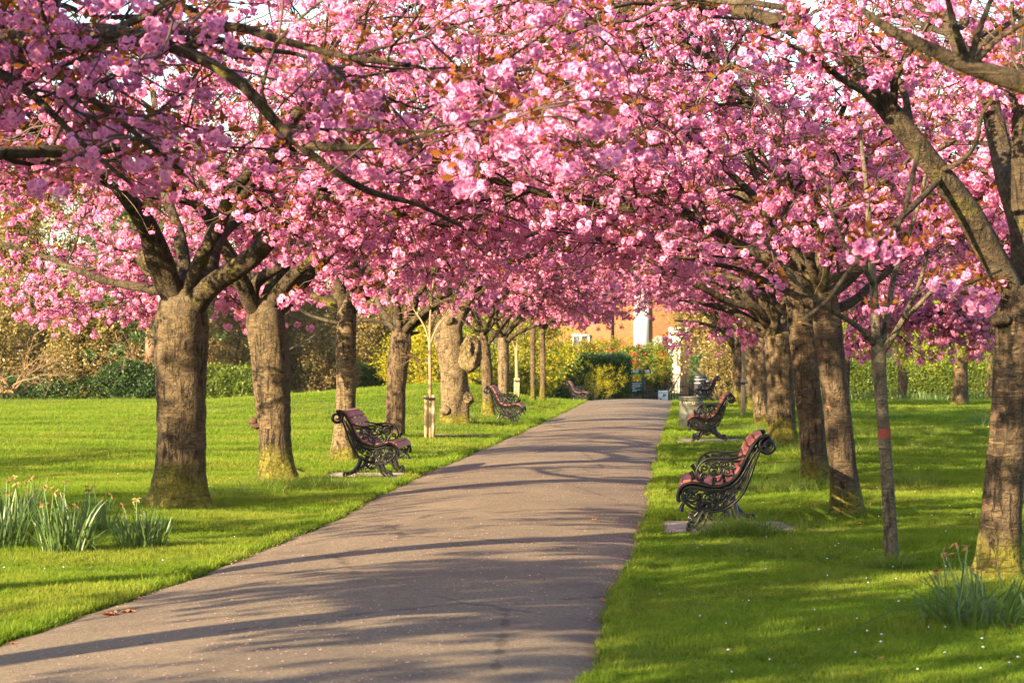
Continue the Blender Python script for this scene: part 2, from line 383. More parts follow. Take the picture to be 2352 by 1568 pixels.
# sink the sheet a little under the path so that the path sheet stays on top
under = np.abs(X - path_c(Y)) < PH - 0.05
Z = Z - np.where(under & (Y < 106), 0.06, 0)
nx, ny = len(xs), len(ys)
ii = (np.arange(ny - 1)[:, None] * nx + np.arange(nx - 1)[None]).ravel()
put('lawn', mesh('lawn', np.stack([X, Y, Z], -1), np.stack([ii, ii + 1, ii + nx + 1, ii + nx], 1), None, M['lawn'], True), kind='structure')
# path with a crown and ragged edges
py = np.arange(-14, 106.01, 0.15); tt = np.linspace(-1, 1, 15)
def path_edge(y, side):
    return np.interp(y, *_hw) + 0.022 * np.sin(y * 1.1 + side) + 0.015 * np.sin(y * 4.3 + 2 * side) + 0.012 * np.sin(y * 11.7 + side * 3)
PX = np.zeros((len(py), 15)); PZ = PX.copy()
for k, t in enumerate(tt):
    e = path_edge(py, 1 if t > 0 else -1); xx = path_c(py) + t * (e + 0.05)
    PX[:, k] = xx; PZ[:, k] = ground(xx, py) + 0.012 + 0.075 * (1 - t * t) - (0.03 if abs(t) == 1 else 0)
ii = (np.arange(len(py) - 1)[:, None] * 15 + np.arange(14)[None]).ravel()
put('path', mesh('path', np.stack([PX, np.repeat(py[:, None], 15, 1), PZ], -1), np.stack([ii, ii + 1, ii + 16, ii + 15], 1), None, M['path'], True, {'edge': ('FLOAT', np.tile(np.abs(tt) ** 6, len(py)))}), kind='structure')
def path_z(x, y):
    t = (x - path_c(y)) / PH; return ground(x, y) + 0.012 + 0.075 * (1 - t * t)

# ------------------------------------------------------------------ instancing of leaf-sized pieces on points (for uncountable stuff only)
def scatter_group(proto):
    ng = bpy.data.node_groups.new('scatter_' + proto.name, 'GeometryNodeTree')
    ng.interface.new_socket('Geometry', in_out='INPUT', socket_type='NodeSocketGeometry')
    ng.interface.new_socket('Geometry', in_out='OUTPUT', socket_type='NodeSocketGeometry')
    N = ng.nodes; gi = N.new('NodeGroupInput'); go = N.new('NodeGroupOutput')
    oi = N.new('GeometryNodeObjectInfo'); oi.inputs['Object'].default_value = proto; oi.inputs['As Instance'].default_value = False
    ip = N.new('GeometryNodeInstanceOnPoints')
    ra = N.new('GeometryNodeInputNamedAttribute'); ra.data_type = 'FLOAT_VECTOR'; ra.inputs['Name'].default_value = 'rot'
    sa = N.new('GeometryNodeInputNamedAttribute'); sa.data_type = 'FLOAT'; sa.inputs['Name'].default_value = 'scl'
    L = ng.links
    L.new(gi.outputs[0], ip.inputs['Points']); L.new(oi.outputs['Geometry'], ip.inputs['Instance'])
    L.new(ra.outputs[0], ip.inputs['Rotation']); L.new(sa.outputs[0], ip.inputs['Scale']); L.new(ip.outputs[0], go.inputs[0])
    return ng
_groups = {}
def proto(name, me):
    o = bpy.data.objects.new(name, me); _groups[name] = scatter_group(o); return o
def scatter(name, pts, rot, scl, pname, mat, parent=None, loc=None):
    me = mesh(name, pts, attrs={'rot': ('FLOAT_VECTOR', rot), 'scl': ('FLOAT', scl)}, mat=mat)
    o = put(name, me, parent, loc, kind='stuff')
    md = o.modifiers.new('scatter', 'NODES'); md.node_group = _groups[pname]
    return o

rs = np.random.RandomState(11)
def petal_set(mb_lists, c, axis, rad, rnd, fv):
    """one double flower: two whorls of petals round an axis"""
    V, T, tv, fvs, base = mb_lists
    axis = norm(axis); ref = np.array([1.0, 0, 0]) if abs(axis[0]) < 0.8 else np.array([0, 1.0, 0])
    a = norm(np.cross(axis, ref)); b = np.cross(axis, a)
    for whorl, (npet, tilt, rr) in enumerate(((6, 1.25, 1.0), (5, 0.75, 0.8), (3, 0.3, 0.55))):
        ph = rnd.uniform(0, 6.28)
        for k in range(npet):
            an = ph + k * 6.2832 / npet + rnd.uniform(-.15, .15); tl = tilt + rnd.uniform(-.2, .2); L = rad * rr * rnd.uniform(.85, 1.15)
            o = a * math.cos(an) + b * math.sin(an); s = -a * math.sin(an) + b * math.cos(an)
            d = axis * math.cos(tl) + o * math.sin(tl); d2 = axis * math.cos(tl + .35) + o * math.sin(tl + .35)
            w = L * 0.5
            p0 = c; m1 = c + d * L * .55 - s * w; m2 = c + d * L * .55 + s * w
            e1 = c + d * L * .55 + d2 * L * .45 - s * w * .75; e2 = c + d * L * .55 + d2 * L * .45 + s * w * .75
            i = len(V); V += [p0, m1, m2, e1, e2]; T += [[i, i + 1, i + 2], [i + 1, i + 3, i + 4], [i + 1, i + 4, i + 2]]
            tv += [0, .6, .6, 1, 1]; fvs += [fv] * 5
def bunch_proto(name, nfl, spread, rad, seed):
    rnd = np.random.RandomState(seed); V, T, tv, fvs = [], [], [], []
    for k in range(nfl):
        z = rnd.uniform(-1, 0.55); an = k * 2.4 + rnd.uniform(-.4, .4); rr = math.sqrt(max(0, 1 - z * z))
        d = np.array([rr * math.cos(an), rr * math.sin(an), z]); c = d * spread * rnd.uniform(.75, 1.15) + np.array([0, 0, -spread * .6])
        petal_set((V, T, tv, fvs, None), c, norm(d + rnd.normal(0, .35, 3)), rad * rnd.uniform(.8, 1.15), rnd, rnd.uniform(0, 1))
    for k in range(3):                                            # buds
        d = norm(rnd.normal(0, 1, 3) + np.array([0, 0, -.4])); c = d * spread * 1.35 + np.array([0, 0, -spread * .6])
        i = len(V); s = rad * .34
        V += [c + np.array(q) * s for q in ((1,0,0),(0,1,0),(-1,0,0),(0,-1,0),(0,0,1.3),(0,0,-1.3))]
        T += [[i+a, i+b, i+4] for a, b in ((0,1),(1,2),(2,3),(3,0))] + [[i+b, i+a, i+5] for a, b in ((0,1),(1,2),(2,3),(3,0))]
        tv += [0] * 6; fvs += [0.2] * 6
    return proto(name, mesh(name, V, None, T, M['petal'], True, {'t': ('FLOAT', tv), 'fv': ('FLOAT', fvs)}))
bunch_proto('bunch_a', 10, 0.047, 0.024, 1)
bunch_proto('bunch_b', 7, 0.040, 0.025, 2)
bunch_proto('bunch_c', 12, 0.053, 0.024, 3)
def leaf_shape(V, T, fvs, base, d, side, up, L, W, fv, tv=None, fold=0.25):
    i = len(V); m = base + d * L * .45 - up * L * .04; e = base + d * L - up * L * .22
    V += [base, m + side * W + up * W * fold, m - side * W + up * W * fold, m, e]
    T += [[i, i + 3, i + 1], [i, i + 2, i + 3], [i + 1, i + 3, i + 4], [i + 3, i + 2, i + 4]]
    fvs += [fv] * 5
    if tv is not None: tv += [0, .5, .5, .5, 1]
def leafspray_proto(name, nl, L, W, mat, seed, ball=0.0, upb=0.5):
    rnd = np.random.RandomState(seed); V, T, fvs = [], [], []
    for k in range(nl):
        d = norm(rnd.normal(0, 1, 3) * np.array([1, 1, .7]) + np.array([0, 0, upb])); base = norm(rnd.normal(0, 1, 3)) * ball * rnd.uniform(.2, 1) if ball else d * .02
        s = norm(np.cross(d, rnd.normal(0, 1, 3))); u = np.cross(s, d)
        leaf_shape(V, T, fvs, base, d, s, u, L * rnd.uniform(.7, 1.2), W * rnd.uniform(.8, 1.2), rnd.uniform(0, 1))
    return proto(name, mesh(name, V, None, T, mat, False, {'fv': ('FLOAT', fvs)}))
leafspray_proto('bronze_spray', 6, 0.070, 0.0145, M['bronze'], 5)
leafspray_proto('gold_clump', 34, 0.085, 0.026, M['gold_leaf'], 6, 0.24, 0.2)
leafspray_proto('tan_clump', 34, 0.08, 0.020, M['tan_leaf'], 7, 0.24, 0.2)
leafspray_proto('dark_clump', 40, 0.085, 0.028, M['dark_leaf'], 8, 0.22, 0.2)
leafspray_proto('mid_clump', 36, 0.08, 0.026, M['mid_leaf'], 9, 0.22, 0.2)
leafspray_proto('lime_clump', 16, 0.06, 0.020, M['lime_leaf'], 10, 0.22, 0.1)
leafspray_proto('yellow_clump', 22, 0.06, 0.020, M['yellow_leaf'], 12, 0.22, 0.1)
leafspray_proto('redflower_clump', 12, 0.075, 0.045, M['red_flower'], 13, 0.07, 0.3)

# ------------------------------------------------------------------ cherry trees
def cull_view(p, D0=8.8):
    """True where a point would hang right in front of the lens"""
    return (p[..., 1] < D0) & (p[..., 1] > -1.5) & (np.abs(p[..., 0]) < 0.24 * np.maximum(p[..., 1], 0) + 0.7)

def walk(p0, d0, L, n, wob, droop, rnd, out=None):
    N = len(p0); P = np.zeros((N, n + 1, 3)); P[:, 0] = p0; d = norm(d0); st = (L / n)[:, None]
    for i in range(n):
        d = norm(d + rnd.normal(0, wob, (N, 3)) + np.array([0, 0, droop]))
        P[:, i + 1] = P[:, i] + d * st
    return P

def trunk_mesh(name, C, mat, seed, flare=0.55, lob=5, sides=30, amp=0.05):
    """C: (x,y,z,r) control points from the ground up"""
    C = np.asarray(C, float); Ls = np.linalg.norm(np.diff(C[:, :3], axis=0), axis=1).sum()
    n = max(14, int(Ls / 0.055)); S = catmull(C, n); P, rr = S[:, :3], S[:, 3]
    h = P[:, 2] - C[0, 2]
    V, Q = tubes(P[None], rr[None], sides)
    ring = np.repeat(np.arange(n), sides); ctr = P[ring]; rad = V - ctr
    ang = np.arctan2(rad[:, 1], rad[:, 0]); hh = h[ring]
    ph = seed * 1.7
    f = 1 + amp * lump(V * [1, 1, .35], 9, seed) + amp * .7 * lump(V * [1, 1, .5], 22, seed + 5) + amp * .35 * lump(V, 60, seed + 9)
    f += amp * .8 * np.sin(ang * 3 + ph + hh * .8) * .6 + amp * .30 * lump(V * [.35, .35, 2.6], 14, seed + 2) + amp * .35 * np.clip(lump(V * [1.6, 1.6, .25], 20, seed + 6), -.2, 1)
    lobes = 0.55 + 0.45 * np.cos(ang * lob + ph + .6 * np.sin(ang * 2))
    f += flare * (np.exp(-np.maximum(hh, 0) / 0.12) * lobes + .45 * np.exp(-np.maximum(hh, 0) / 0.3))
    V = ctr + rad * f[:, None]
    V = np.vstack([V, P[-1] + (P[-1] - P[-2]) * 0.6]); top = len(V) - 1; ids = (n - 1) * sides + np.arange(sides)
    T = np.stack([ids, np.roll(ids, -1), np.full(sides, top)], 1)
    return mesh(name, V, Q, T, mat, True)

TREE_COUNT = 0
def cherry(label, trunk, limbs=(), n_auto=4, seed=1, near=True, zmin=2.2, zfork_clear=3.0, limb_len=3.2, bunches=0.78, size=1.0, mat='bark', flare=0.6,
           base=None, D=None, extra=None, az=None, dens=1.0, cat='tree', group='cherry trees lining the path', lob=5, cone=0.7, limbmat='limb', amp=0.065, keep=None, leaf=.8, maxz=8.5, twigr=1.0, metric=None, over=0):
    """trunk: list of (u, v, width_px) rows of the photo at the trunk's depth; limbs: list of (r0, r1, [(u, v, dD)...])"""
    global TREE_COUNT; TREE_COUNT += 1
    rnd = np.random.RandomState(seed * 13 + 5)
    if base is None: base = hit(trunk[0][0], trunk[0][1])
    base = np.asarray(base, float)
    if D is None: D = base[1]
    px = F / max(D, 1)
    C = [] if metric is None else [list(base[:2] + np.array(q[:2])) + [q[2], q[3]] for q in metric]
    for k, (u, v, w) in enumerate(trunk):
        p = P3(u, v, D); C.append([p[0], p[1], p[2], w / 2 / px])
    C = np.array(C); C[0, :3] = base; C[0, 2] -= 0.06
    root = empty('cherry_tree', base); tag(root, label, cat, group)
    loc = C.copy(); loc[:, :3] -= base
    put('trunk', trunk_mesh('trunk', loc, M[mat], seed, flare, lob, 30 if near else 16, amp), root)
    top = C[-1, :3]; rt = C[-1, 3]
    LP = []                                                       # limb polylines with radii
    for r0, r1, pts in limbs:
        Q3 = np.array([P3(u, v, D + dd) for u, v, dd in pts]); rr = np.linspace(r0, r1, len(Q3))
        LP.append(catmull(np.column_stack([Q3, rr]), 7 + 3 * len(Q3)))
    a0 = rnd.uniform(0, 6.28) if az is None else az
    for k in range(n_auto):
        an = a0 + k * 6.2832 / max(n_auto, 1) + rnd.uniform(-.3, .3); el = rnd.uniform(.55, 1.05)
        d = np.array([[math.cos(an) * math.cos(el), math.sin(an) * math.cos(el), math.sin(el)]])
        L = limb_len * rnd.uniform(.8, 1.15); n = 14
        W = walk((top - np.array([0, 0, rt * 1.2]))[None], d, np.array([L]), n, .11, -.022, rnd)[0]
        rr = np.interp(np.linspace(0, 1, n + 1), [0, .15, 1], [rt * .62, rt * .48, max(.018, rt * .12)])
        LP.append(np.column_stack([W, rr]))
    side = math.atan2(0.15, path_c(base[1]) - base[0])            # boughs that arch over the path
    for k in range(over):
        an = side + (k / max(over - 1, 1) - .5) * 1.7 + rnd.uniform(-.15, .15); el = rnd.uniform(.75, 1.15)
        d = np.array([[math.cos(an) * math.cos(el), math.sin(an) * math.cos(el), math.sin(el)]]); n = 18
        W = walk((top - np.array([0, 0, rt]))[None], d, np.array([rnd.uniform(5.0, 6.4)]), n, .10, -.045, rnd)[0]
        LP.append(np.column_stack([W, np.interp(np.linspace(0, 1, n + 1), [0, .15, 1], [rt * .55, rt * .42, .016])]))
    full = [len(S) for S in LP]
    for k, S in enumerate(LP):                                    # each limb is a part
        S = S.copy(); ok = ~cull_view(S[:, :3])
        if not ok.all(): S = S[:max(2, np.argmin(ok))]; LP[k] = S
        peak = int(np.argmax(S[:, 2])); lowk = np.where(S[peak:, 2] < zmin + .15 + float(ground(S[-1, 0], S[-1, 1])))[0]
        if k >= len(limbs) and len(lowk): S = S[:max(3, peak + int(lowk[0]))]; LP[k] = S
        if len(S) < full[k]:
            S = S.copy(); m_ = min(8, len(S)); S[-m_:, 3] *= np.linspace(1, .2, m_); LP[k] = S
        mb = MB(); W = S[:, :3] - base
        W = W + 0.25 * S[:, 3:4] * np.stack([lump(W, 7, 1), lump(W, 7, 6), lump(W, 7, 11)], 1)
        mb.tube(W, S[:, 3] * (1 + .10 * lump(W, 11, 3)), 12 if near else 7)
        mb.obj('limb', M[limbmat], root, True)
    # second-order branches
    p0, d0, r0 = [], [], []
    for S in LP:
        s = np.concatenate([[0], np.cumsum(np.linalg.norm(np.diff(S[:, :3], axis=0), axis=1))]); Lt = s[-1]
        k = max(2, int(Lt / 0.24 * dens)); t = np.sort(rnd.uniform(min(.9, 0.75 / max(Lt, .1)), 1, k)); t[-1] = 1.0
        pos = np.stack([np.interp(t * Lt, s, S[:, j]) for j in range(3)], 1); rad = np.interp(t * Lt, s, S[:, 3])
        tg = norm(np.stack([np.interp(t * Lt, s, np.gradient(S[:, j])) for j in range(3)], 1))
        outv = pos - np.array([top[0], top[1], 0]); outv[:, 2] = 0; outv = norm(outv)
        d = norm(tg * .55 + norm(rnd.normal(0, 1, (k, 3)) * [1, 1, .55]) * .85 + outv * .45 + [0, 0, .10])
        d[-1] = tg[-1]
        p0.append(pos); d0.append(d); r0.append(np.clip(rad * .45, .009, .032))
    p0, d0, r0 = np.concatenate(p0), np.concatenate(d0), np.concatenate(r0)
    L2 = rnd.uniform(.9, 2.0, len(p0)) * (limb_len / 3.2) ** .6
    B = walk(p0, d0, L2, 9, .17, -.035, rnd)
    def low(p):
        rr = np.hypot(p[..., 0] - top[0], p[..., 1] - top[1])
        return p[..., 2] < np.clip(zfork_clear - cone * rr, zmin, 9) + ground(p[..., 0], p[..., 1]) * .5
    def bad(p):
        b = low(p) | cull_view(p) | (p[..., 2] > maxz)
        if keep is not None: b = b | ~keep(p)
        return b
    ok = ~bad(B[:, 3:]).any(1)
    B = B[ok]; r0 = r0[ok]; N2 = len(B)
    RB = np.maximum(r0[:, None] * np.linspace(1, .28, 10)[None], .0042) * twigr
    # twigs
    m = max(3, int(12 * dens)); ti = rnd.uniform(1.2, 9, (N2, m)); i0 = np.floor(ti).astype(int).clip(0, 8); fr = (ti - i0)[..., None]
    a = np.arange(N2)[:, None]
    tp = (B[a, i0] * (1 - fr) + B[a, i0 + 1] * fr).reshape(-1, 3); tg = norm(B[a, i0 + 1] - B[a, i0]).reshape(-1, 3)
    d = norm(tg * .6 + norm(rnd.normal(0, 1, tp.shape)) * .95 + [0, 0, -.05])
    W = walk(tp, d, rnd.uniform(.25, .75, len(tp)), 5, .22, -.05, rnd)
    ok = ~bad(W).any(1); W = W[ok]
    RW = np.linspace(.0068, .0034, 6)[None].repeat(len(W), 0) * rnd.uniform(.8, 1.3, (len(W), 1)) * twigr * (1.0 if near else 1.35)
    V1, Q1 = tubes(B - base, RB, 6 if near else 4); V2, Q2 = tubes(W - base, RW, 4 if near else 3)
    put('branches', mesh('branches', V1, Q1, None, M[limbmat], True), root, kind='stuff')
    put('twigs', mesh('twigs', V2, Q2, None, M['twig'], True), root, kind='stuff')
    # blossom bunches
    pts = []
    nb = 3.6 * bunches
    for idx, frac in ((5, 1.0), (4, .8), (3, .75), (2, .5), (1, .35)):
        sel = rnd.uniform(0, 1, len(W)) < frac * nb / 3.4
        pts.append(W[sel, idx] + rnd.normal(0, .035, (sel.sum(), 3)))
    sel = rnd.uniform(0, 1, (N2, 10)) < .38 * bunches; sel[:, :2] = False
    pts.append(B[sel] + rnd.normal(0, .05, (sel.sum(), 3)))
    if extra is not None: pts.append(np.asarray(extra, float))
    pts = np.concatenate(pts); pts[:, 2] -= .03
    pts = pts[~cull_view(pts, 8.8)]
    # lower-density patches give the crown its gaps
    gap = lump(pts, 1.5, seed) + .7 * lump(pts, 3.3, seed + 7); pts = pts[rnd.uniform(-1.5, 1.2, len(pts)) < gap + .85]
    n = len(pts); rot = np.stack([rnd.normal(0, .55, n), rnd.normal(0, .55, n), rnd.uniform(0, 6.28, n)], 1)
    scl = (.5 + .75 * rnd.beta(1.6, 2.0, n)) * size * (.97 if near else 1.04)
    scatter('blossom', pts - base, rot, scl, ('bunch_a', 'bunch_b', 'bunch_c')[seed % 3], M['petal'], root)
    k = rnd.uniform(0, 1, n) < leaf
    scatter('bronze_leaves', pts[k] - base + [0, 0, .02], rot[k] * [.6, .6, 1], scl[k] * rnd.uniform(.75, 1.25, k.sum()), 'bronze_spray', M['bronze'], root)
    return root

def ext(*pts): return list(pts)
# --- left row
L1 = cherry('stoutest cherry trunk with moss round its foot, rising behind the daffodils on the left',
    [(408, 1168, 116), (412, 1050, 112), (416, 900, 114), (414, 780, 122), (416, 715, 112), (420, 660, 78)],
    [(.115, .045, [(412, 700, 0), (385, 650, -.1), (352, 585, -.35), (325, 500, -.7), (255, 410, -1.2), (150, 330, -1.8), (40, 280, -2.4)]),
     (.075, .03, [(425, 680, .05), (421, 600, .2), (405, 520, .5), (380, 430, .9), (365, 320, 1.2), (350, 200, 1.6)]),
     (.14, .05, [(440, 695, .05), (470, 610, .3), (505, 540, .6), (560, 470, 1.0), (640, 340, 1.8), (700, 230, 2.6)]),
     (.125, .045, [(440, 715, 0), (490, 655, -.25), (580, 592, -.5), (655, 495, -.9), (700, 420, -1.3), (790, 320, -1.9), (900, 240, -2.4)]),
     (.05, .02, [(395, 670, 0), (330, 660, .3), (230, 640, .7), (130, 600, 1.0), (30, 560, 1.4)])],
    n_auto=2, over=1, flare=.75, seed=1, zmin=1.95, az=1.2, limb_len=3.4, zfork_clear=4.1, cone=.85)
L2 = cherry('second cherry trunk from the left, a mossy root spreading right over the grass',
    [(640, 1108, 84), (632, 1030, 76), (628, 930, 82), (622, 820, 90), (612, 740, 92), (612, 690, 70)],
    [(.085, .04, [(590, 720, 0), (585, 670, .05), (600, 640, -.1), (660, 600, -.4), (735, 560, -.6), (800, 535, -.8), (880, 470, -1.1), (960, 400, -1.4)]),
     (.075, .03, [(610, 705, .05), (625, 640, .2), (655, 570, .3), (690, 480, .6), (700, 380, .8)]),
     (.11, .045, [(630, 720, 0), (690, 640, .1), (760, 570, .2), (825, 480, .3), (900, 390, .5), (990, 310, .8)]),
     (.06, .03, [(590, 700, 0), (570, 640, .4), (540, 590, .8), (500, 520, 1.2), (460, 420, 1.8)]),
     (.06, .016, [(600, 700, .1), (545, 645, .7), (430, 610, 1.4), (290, 600, 2.1), (130, 640, 2.8)]),
     (.05, .014, [(600, 705, .1), (560, 660, 1.0), (480, 640, 2.0), (380, 660, 3.0), (260, 700, 3.8)])],
    n_auto=2, over=2, seed=2, az=.6, zmin=1.85, limb_len=3.4, flare=.4, zfork_clear=4.2, cone=.8)
L3 = cherry('narrow pale-barked cherry with mossy stripes directly behind the left red bench',
    [(788, 1060, 58), (792, 980, 48), (795, 880, 46), (794, 780, 46), (796, 725, 46), (800, 690, 34)],
    [(.085, .03, [(790, 710, 0), (785, 665, 0), (760, 625, .2), (735, 570, .4), (700, 480, .8)]),
     (.095, .035, [(802, 715, 0), (825, 685, 0), (870, 655, -.2), (930, 600, -.5), (1000, 520, -.8), (1080, 430, -1.2)]),
     (.06, .03, [(798, 705, 0), (795, 640, .2), (815, 570, .5), (840, 470, .8)]),
     (.055, .014, [(790, 710, 0), (700, 655, .8), (560, 630, 2), (390, 630, 3), (200, 660, 4)])],
    n_auto=3, over=3, seed=3, zmin=2.05, zfork_clear=3.8, mat='bark_pale', amp=.04)
L4 = cherry('dark furrowed cherry trunk standing behind the far arm of the left red bench',
    [(905, 1005, 50), (908, 930, 44), (912, 850, 46), (918, 790, 48), (920, 755, 36)],
    [(.11, .04, [(918, 780, 0), (945, 745, 0), (985, 715, -.2), (1025, 660, -.5), (1080, 600, -.8), (1150, 540, -1)]),
     (.055, .02, [(915, 775, 0), (890, 742, .1), (835, 735, .3), (770, 740, .6), (700, 720, 1)]),
     (.06, .02, [(915, 765, 0), (905, 710, .1), (880, 640, .4), (850, 550, .8)])],
    n_auto=3, over=3, seed=4, zmin=2.4, zfork_clear=3.6, mat='bark_rough', flare=.25, amp=.08)
L5 = cherry('squat gnarled cherry trunk with a large round burl on its right side',
    [(1045, 975, 66), (1046, 900, 62), (1040, 820, 60), (1030, 770, 66), (1048, 725, 46), (1066, 690, 36)],
    [(.12, .05, [(1060, 710, 0), (1075, 660, 0), (1110, 600, -.3), (1180, 530, -.6)]),
     (.10, .04, [(1020, 755, 0), (1005, 715, .1), (970, 650, .4), (930, 570, .8)])],
    n_auto=4, over=3, seed=5, zmin=2.3, zfork_clear=3.5, mat='bark_pale', flare=.25, amp=.09, near=True)
L6 = cherry('slender grey cherry trunk just behind the second left bench',
    [(1122, 957, 28), (1120, 880, 24), (1116, 820, 24), (1112, 790, 22), (1110, 765, 16)],
    [(.06, .02, [(1114, 800, 0), (1135, 775, -.1), (1160, 745, -.3), (1200, 690, -.6)]), (.05, .02, [(1110, 780, 0), (1095, 740, .2), (1070, 690, .5)])],
    n_auto=4, over=3, seed=6, near=False, zmin=2.4, limb_len=3.0, bunches=.95, size=1.0)
L7 = cherry('smooth sunlit cherry trunk between two staked saplings on the mound',
    [(1157, 911, 25), (1157, 860, 25), (1157, 810, 24), (1156, 785, 26), (1156, 770, 18)],
    [(.07, .03, [(1150, 795, 0), (1135, 770, .1), (1110, 740, .4)]), (.07, .03, [(1160, 790, 0), (1190, 765, -.2), (1240, 745, -.5), (1290, 725, -.9)])],
    n_auto=4, over=3, seed=7, near=False, zmin=2.3, mat='bark_pale', limb_len=3.2, bunches=1.0, size=1.05, flare=.1, base=(-.22, 62.5, float(ground(-.22, 62.5))))
L8 = cherry('thin straight cherry trunk on the mound, left of the pair nearest the hedge',
    [(1224, 906, 11), (1224, 840, 11), (1224, 770, 12), (1225, 745, 9)], [], n_auto=5, seed=8, near=False, zmin=2.25, limb_len=3.0, bunches=1.05, size=1.05, base=(.62, 70, float(ground(.62, 70))))
L9 = cherry('thin dark cherry trunk on the mound, right of the pair nearest the hedge',
    [(1247, 906, 13), (1247, 840, 12), (1246, 780, 13), (1247, 750, 10)], [], n_auto=5, seed=9, near=False, zmin=2.25, limb_len=3.4, bunches=1.05, size=1.05, base=(.93, 72, float(ground(.93, 72))))
# --- right row
R0 = cherry('big leaning cherry trunk with reddish bark cut by the right edge of the picture',
    [(2292, 1335, 108), (2302, 1200, 92), (2316, 1000, 88), (2330, 850, 92), (2345, 740, 104), (2352, 660, 96)],
    [(.100, .018, [(2345, 720, 0), (2305, 620, -.1), (2240, 510, -.2), (2160, 400, -.3), (2080, 305, -.35), (2000, 215, -.4), (1930, 130, -.35), (1850, 68, -.2), (1750, 36, 0), (1640, 12, .3), (1540, 2, .7), (1430, 20, 1.1), (1340, 60, 1.5), (1230, 100, 1.9)]),
     (.10, .04, [(2352, 680, .1), (2340, 520, .4), (2305, 350, .8), (2265, 220, 1.1), (2200, 90, 1.6), (2140, -20, 2.1), (2060, -160, 2.8)]),
     (.11, .05, [(2360, 660, .1), (2350, 480, .2), (2344, 300, .2), (2352, 100, .2), (2370, -100, .3)]),
     (.022, .010, [(2150, 395, -.3), (2200, 375, -.5), (2240, 330, -.6), (2262, 250, -.7), (2330, 195, -.8)]),
     (.026, .010, [(2165, 405, -.3), (2120, 450, -.6), (2060, 510, -.9), (1990, 560, -1.1)])],
    n_auto=1, seed=10, az=.3, zmin=2.7, zfork_clear=3.2, cone=.05, mat='bark_red', flare=.3, bunches=.75, dens=.9, limb_len=3.0,
    keep=lambda p: ~((p[..., 1] < 17.3) & (p[..., 2] < CAMH + (VH - 330) / F * p[..., 1])))
R1 = cherry('cherry trunk rising right of the nearest bench, its root running out over the grass',
    [(1948, 1188, 74), (1935, 1060, 64), (1920, 920, 64), (1905, 800, 66), (1897, 720, 62), (1893, 660, 46)],
    [(.075, .03, [(1893, 700, 0), (1885, 620, .1), (1888, 540, .3), (1870, 430, .6), (1850, 300, 1.0)]),
     (.05, .02, [(1905, 720, 0), (1960, 690, .4), (2020, 640, .9), (2080, 590, 1.4), (2170, 540, 2.0)]),
     (.045, .02, [(1890, 710, 0), (1850, 690, .5), (1790, 660, .9), (1700, 620, 1.4), (1600, 600, 1.8)])],
    n_auto=3, over=3, seed=11, az=2.4, zmin=2.4, zfork_clear=3.1, mat='bark_red', flare=.35)
R2 = cherry('tall leaning cherry trunk overlapped by its neighbour, moss at its foot, right of the path',
    [(1874, 1112, 66), (1864, 980, 60), (1850, 850, 60), (1838, 740, 58), (1830, 640, 54), (1815, 560, 44)],
    [(.07, .025, [(1830, 650, 0), (1780, 625, -.3), (1700, 580, -.6), (1620, 525, -.9), (1545, 455, -1.2), (1480, 420, -1.5)]),
     (.08, .03, [(1815, 580, 0), (1800, 500, .2), (1770, 400, .4), (1720, 300, .6)]),
     (.045, .015, [(1835, 740, 0), (1770, 690, .3), (1690, 640, .5), (1610, 625, .8), (1520, 615, 1.1)]),
     (.06, .02, [(1845, 720, 0), (1890, 660, .5), (1960, 620, 1.0), (2040, 600, 1.6)])],
    n_auto=3, over=2, seed=12, az=.5, zmin=2.3, zfork_clear=3.2, mat='bark_red', flare=.25)
R3 = cherry('thick cherry trunk with pale and green stripes beside the second right bench',
    [(1800, 1022, 72), (1796, 940, 64), (1792, 840, 62), (1788, 780, 64), (1783, 745, 48)],
    [(.10, .035, [(1780, 760, 0), (1740, 715, -.3), (1670, 690, -.6), (1590, 650, -1), (1500, 620, -1.4)]),
     (.10, .04, [(1790, 755, 0), (1800, 700, .2), (1830, 620, .6), (1870, 520, 1)])],
    n_auto=4, over=3, seed=13, zmin=2.6, flare=.15, mat='bark')
R4 = cherry('pale sunlit cherry trunk tapering downward behind the thick striped trunk',
    [(1752, 978, 40), (1748, 900, 38), (1742, 830, 40), (1738, 770, 44), (1736, 730, 32)],
    [(.09, .03, [(1735, 745, 0), (1715, 715, -.2), (1660, 690, -.5), (1590, 680, -.9)])],
    n_auto=4, over=3, seed=14, near=False, zmin=2.6, mat='bark_pale', flare=.1, bunches=.9, size=1.0)
R5 = cherry('brown cherry trunk left of the staked sapling at the far right end of the path',
    [(1697, 932, 26), (1696, 880, 25), (1694, 830, 26), (1692, 790, 22)], [(.10, .03, [(1690, 800, 0), (1665, 765, -.4), (1620, 745, -.9), (1550, 735, -1.6)])], n_auto=5, over=3, seed=15, near=False, zmin=2.8, bunches=1.05, size=1.05, limb_len=3.4, base=(6.75, 71, float(ground(6.75, 71))))
R6 = cherry('shaded cherry trunk right behind the staked sapling, far right side of the path',
    [(1724, 941, 20), (1724, 880, 19), (1722, 820, 20), (1722, 780, 17)], [], n_auto=5, over=2, seed=16, near=False, zmin=2.8, bunches=1.05, size=1.05, limb_len=3.2, base=(6.5, 65, float(ground(6.5, 65))))
R7 = cherry('low-branched cherry whose blossom hangs down behind the thin banded tree',
    [(1935, 985, 34), (1935, 900, 32), (1938, 840, 32), (1940, 800, 26)], [(.07, .02, [(1945, 810, 0), (2000, 760, -.3), (2080, 740, -.5), (2160, 745, -.8)])], n_auto=5, seed=17, near=False, zmin=1.35, cone=.9, zfork_clear=2.6, size=1.1, limb_len=3.3, base=(6.4, 46, float(ground(6.4, 46))))
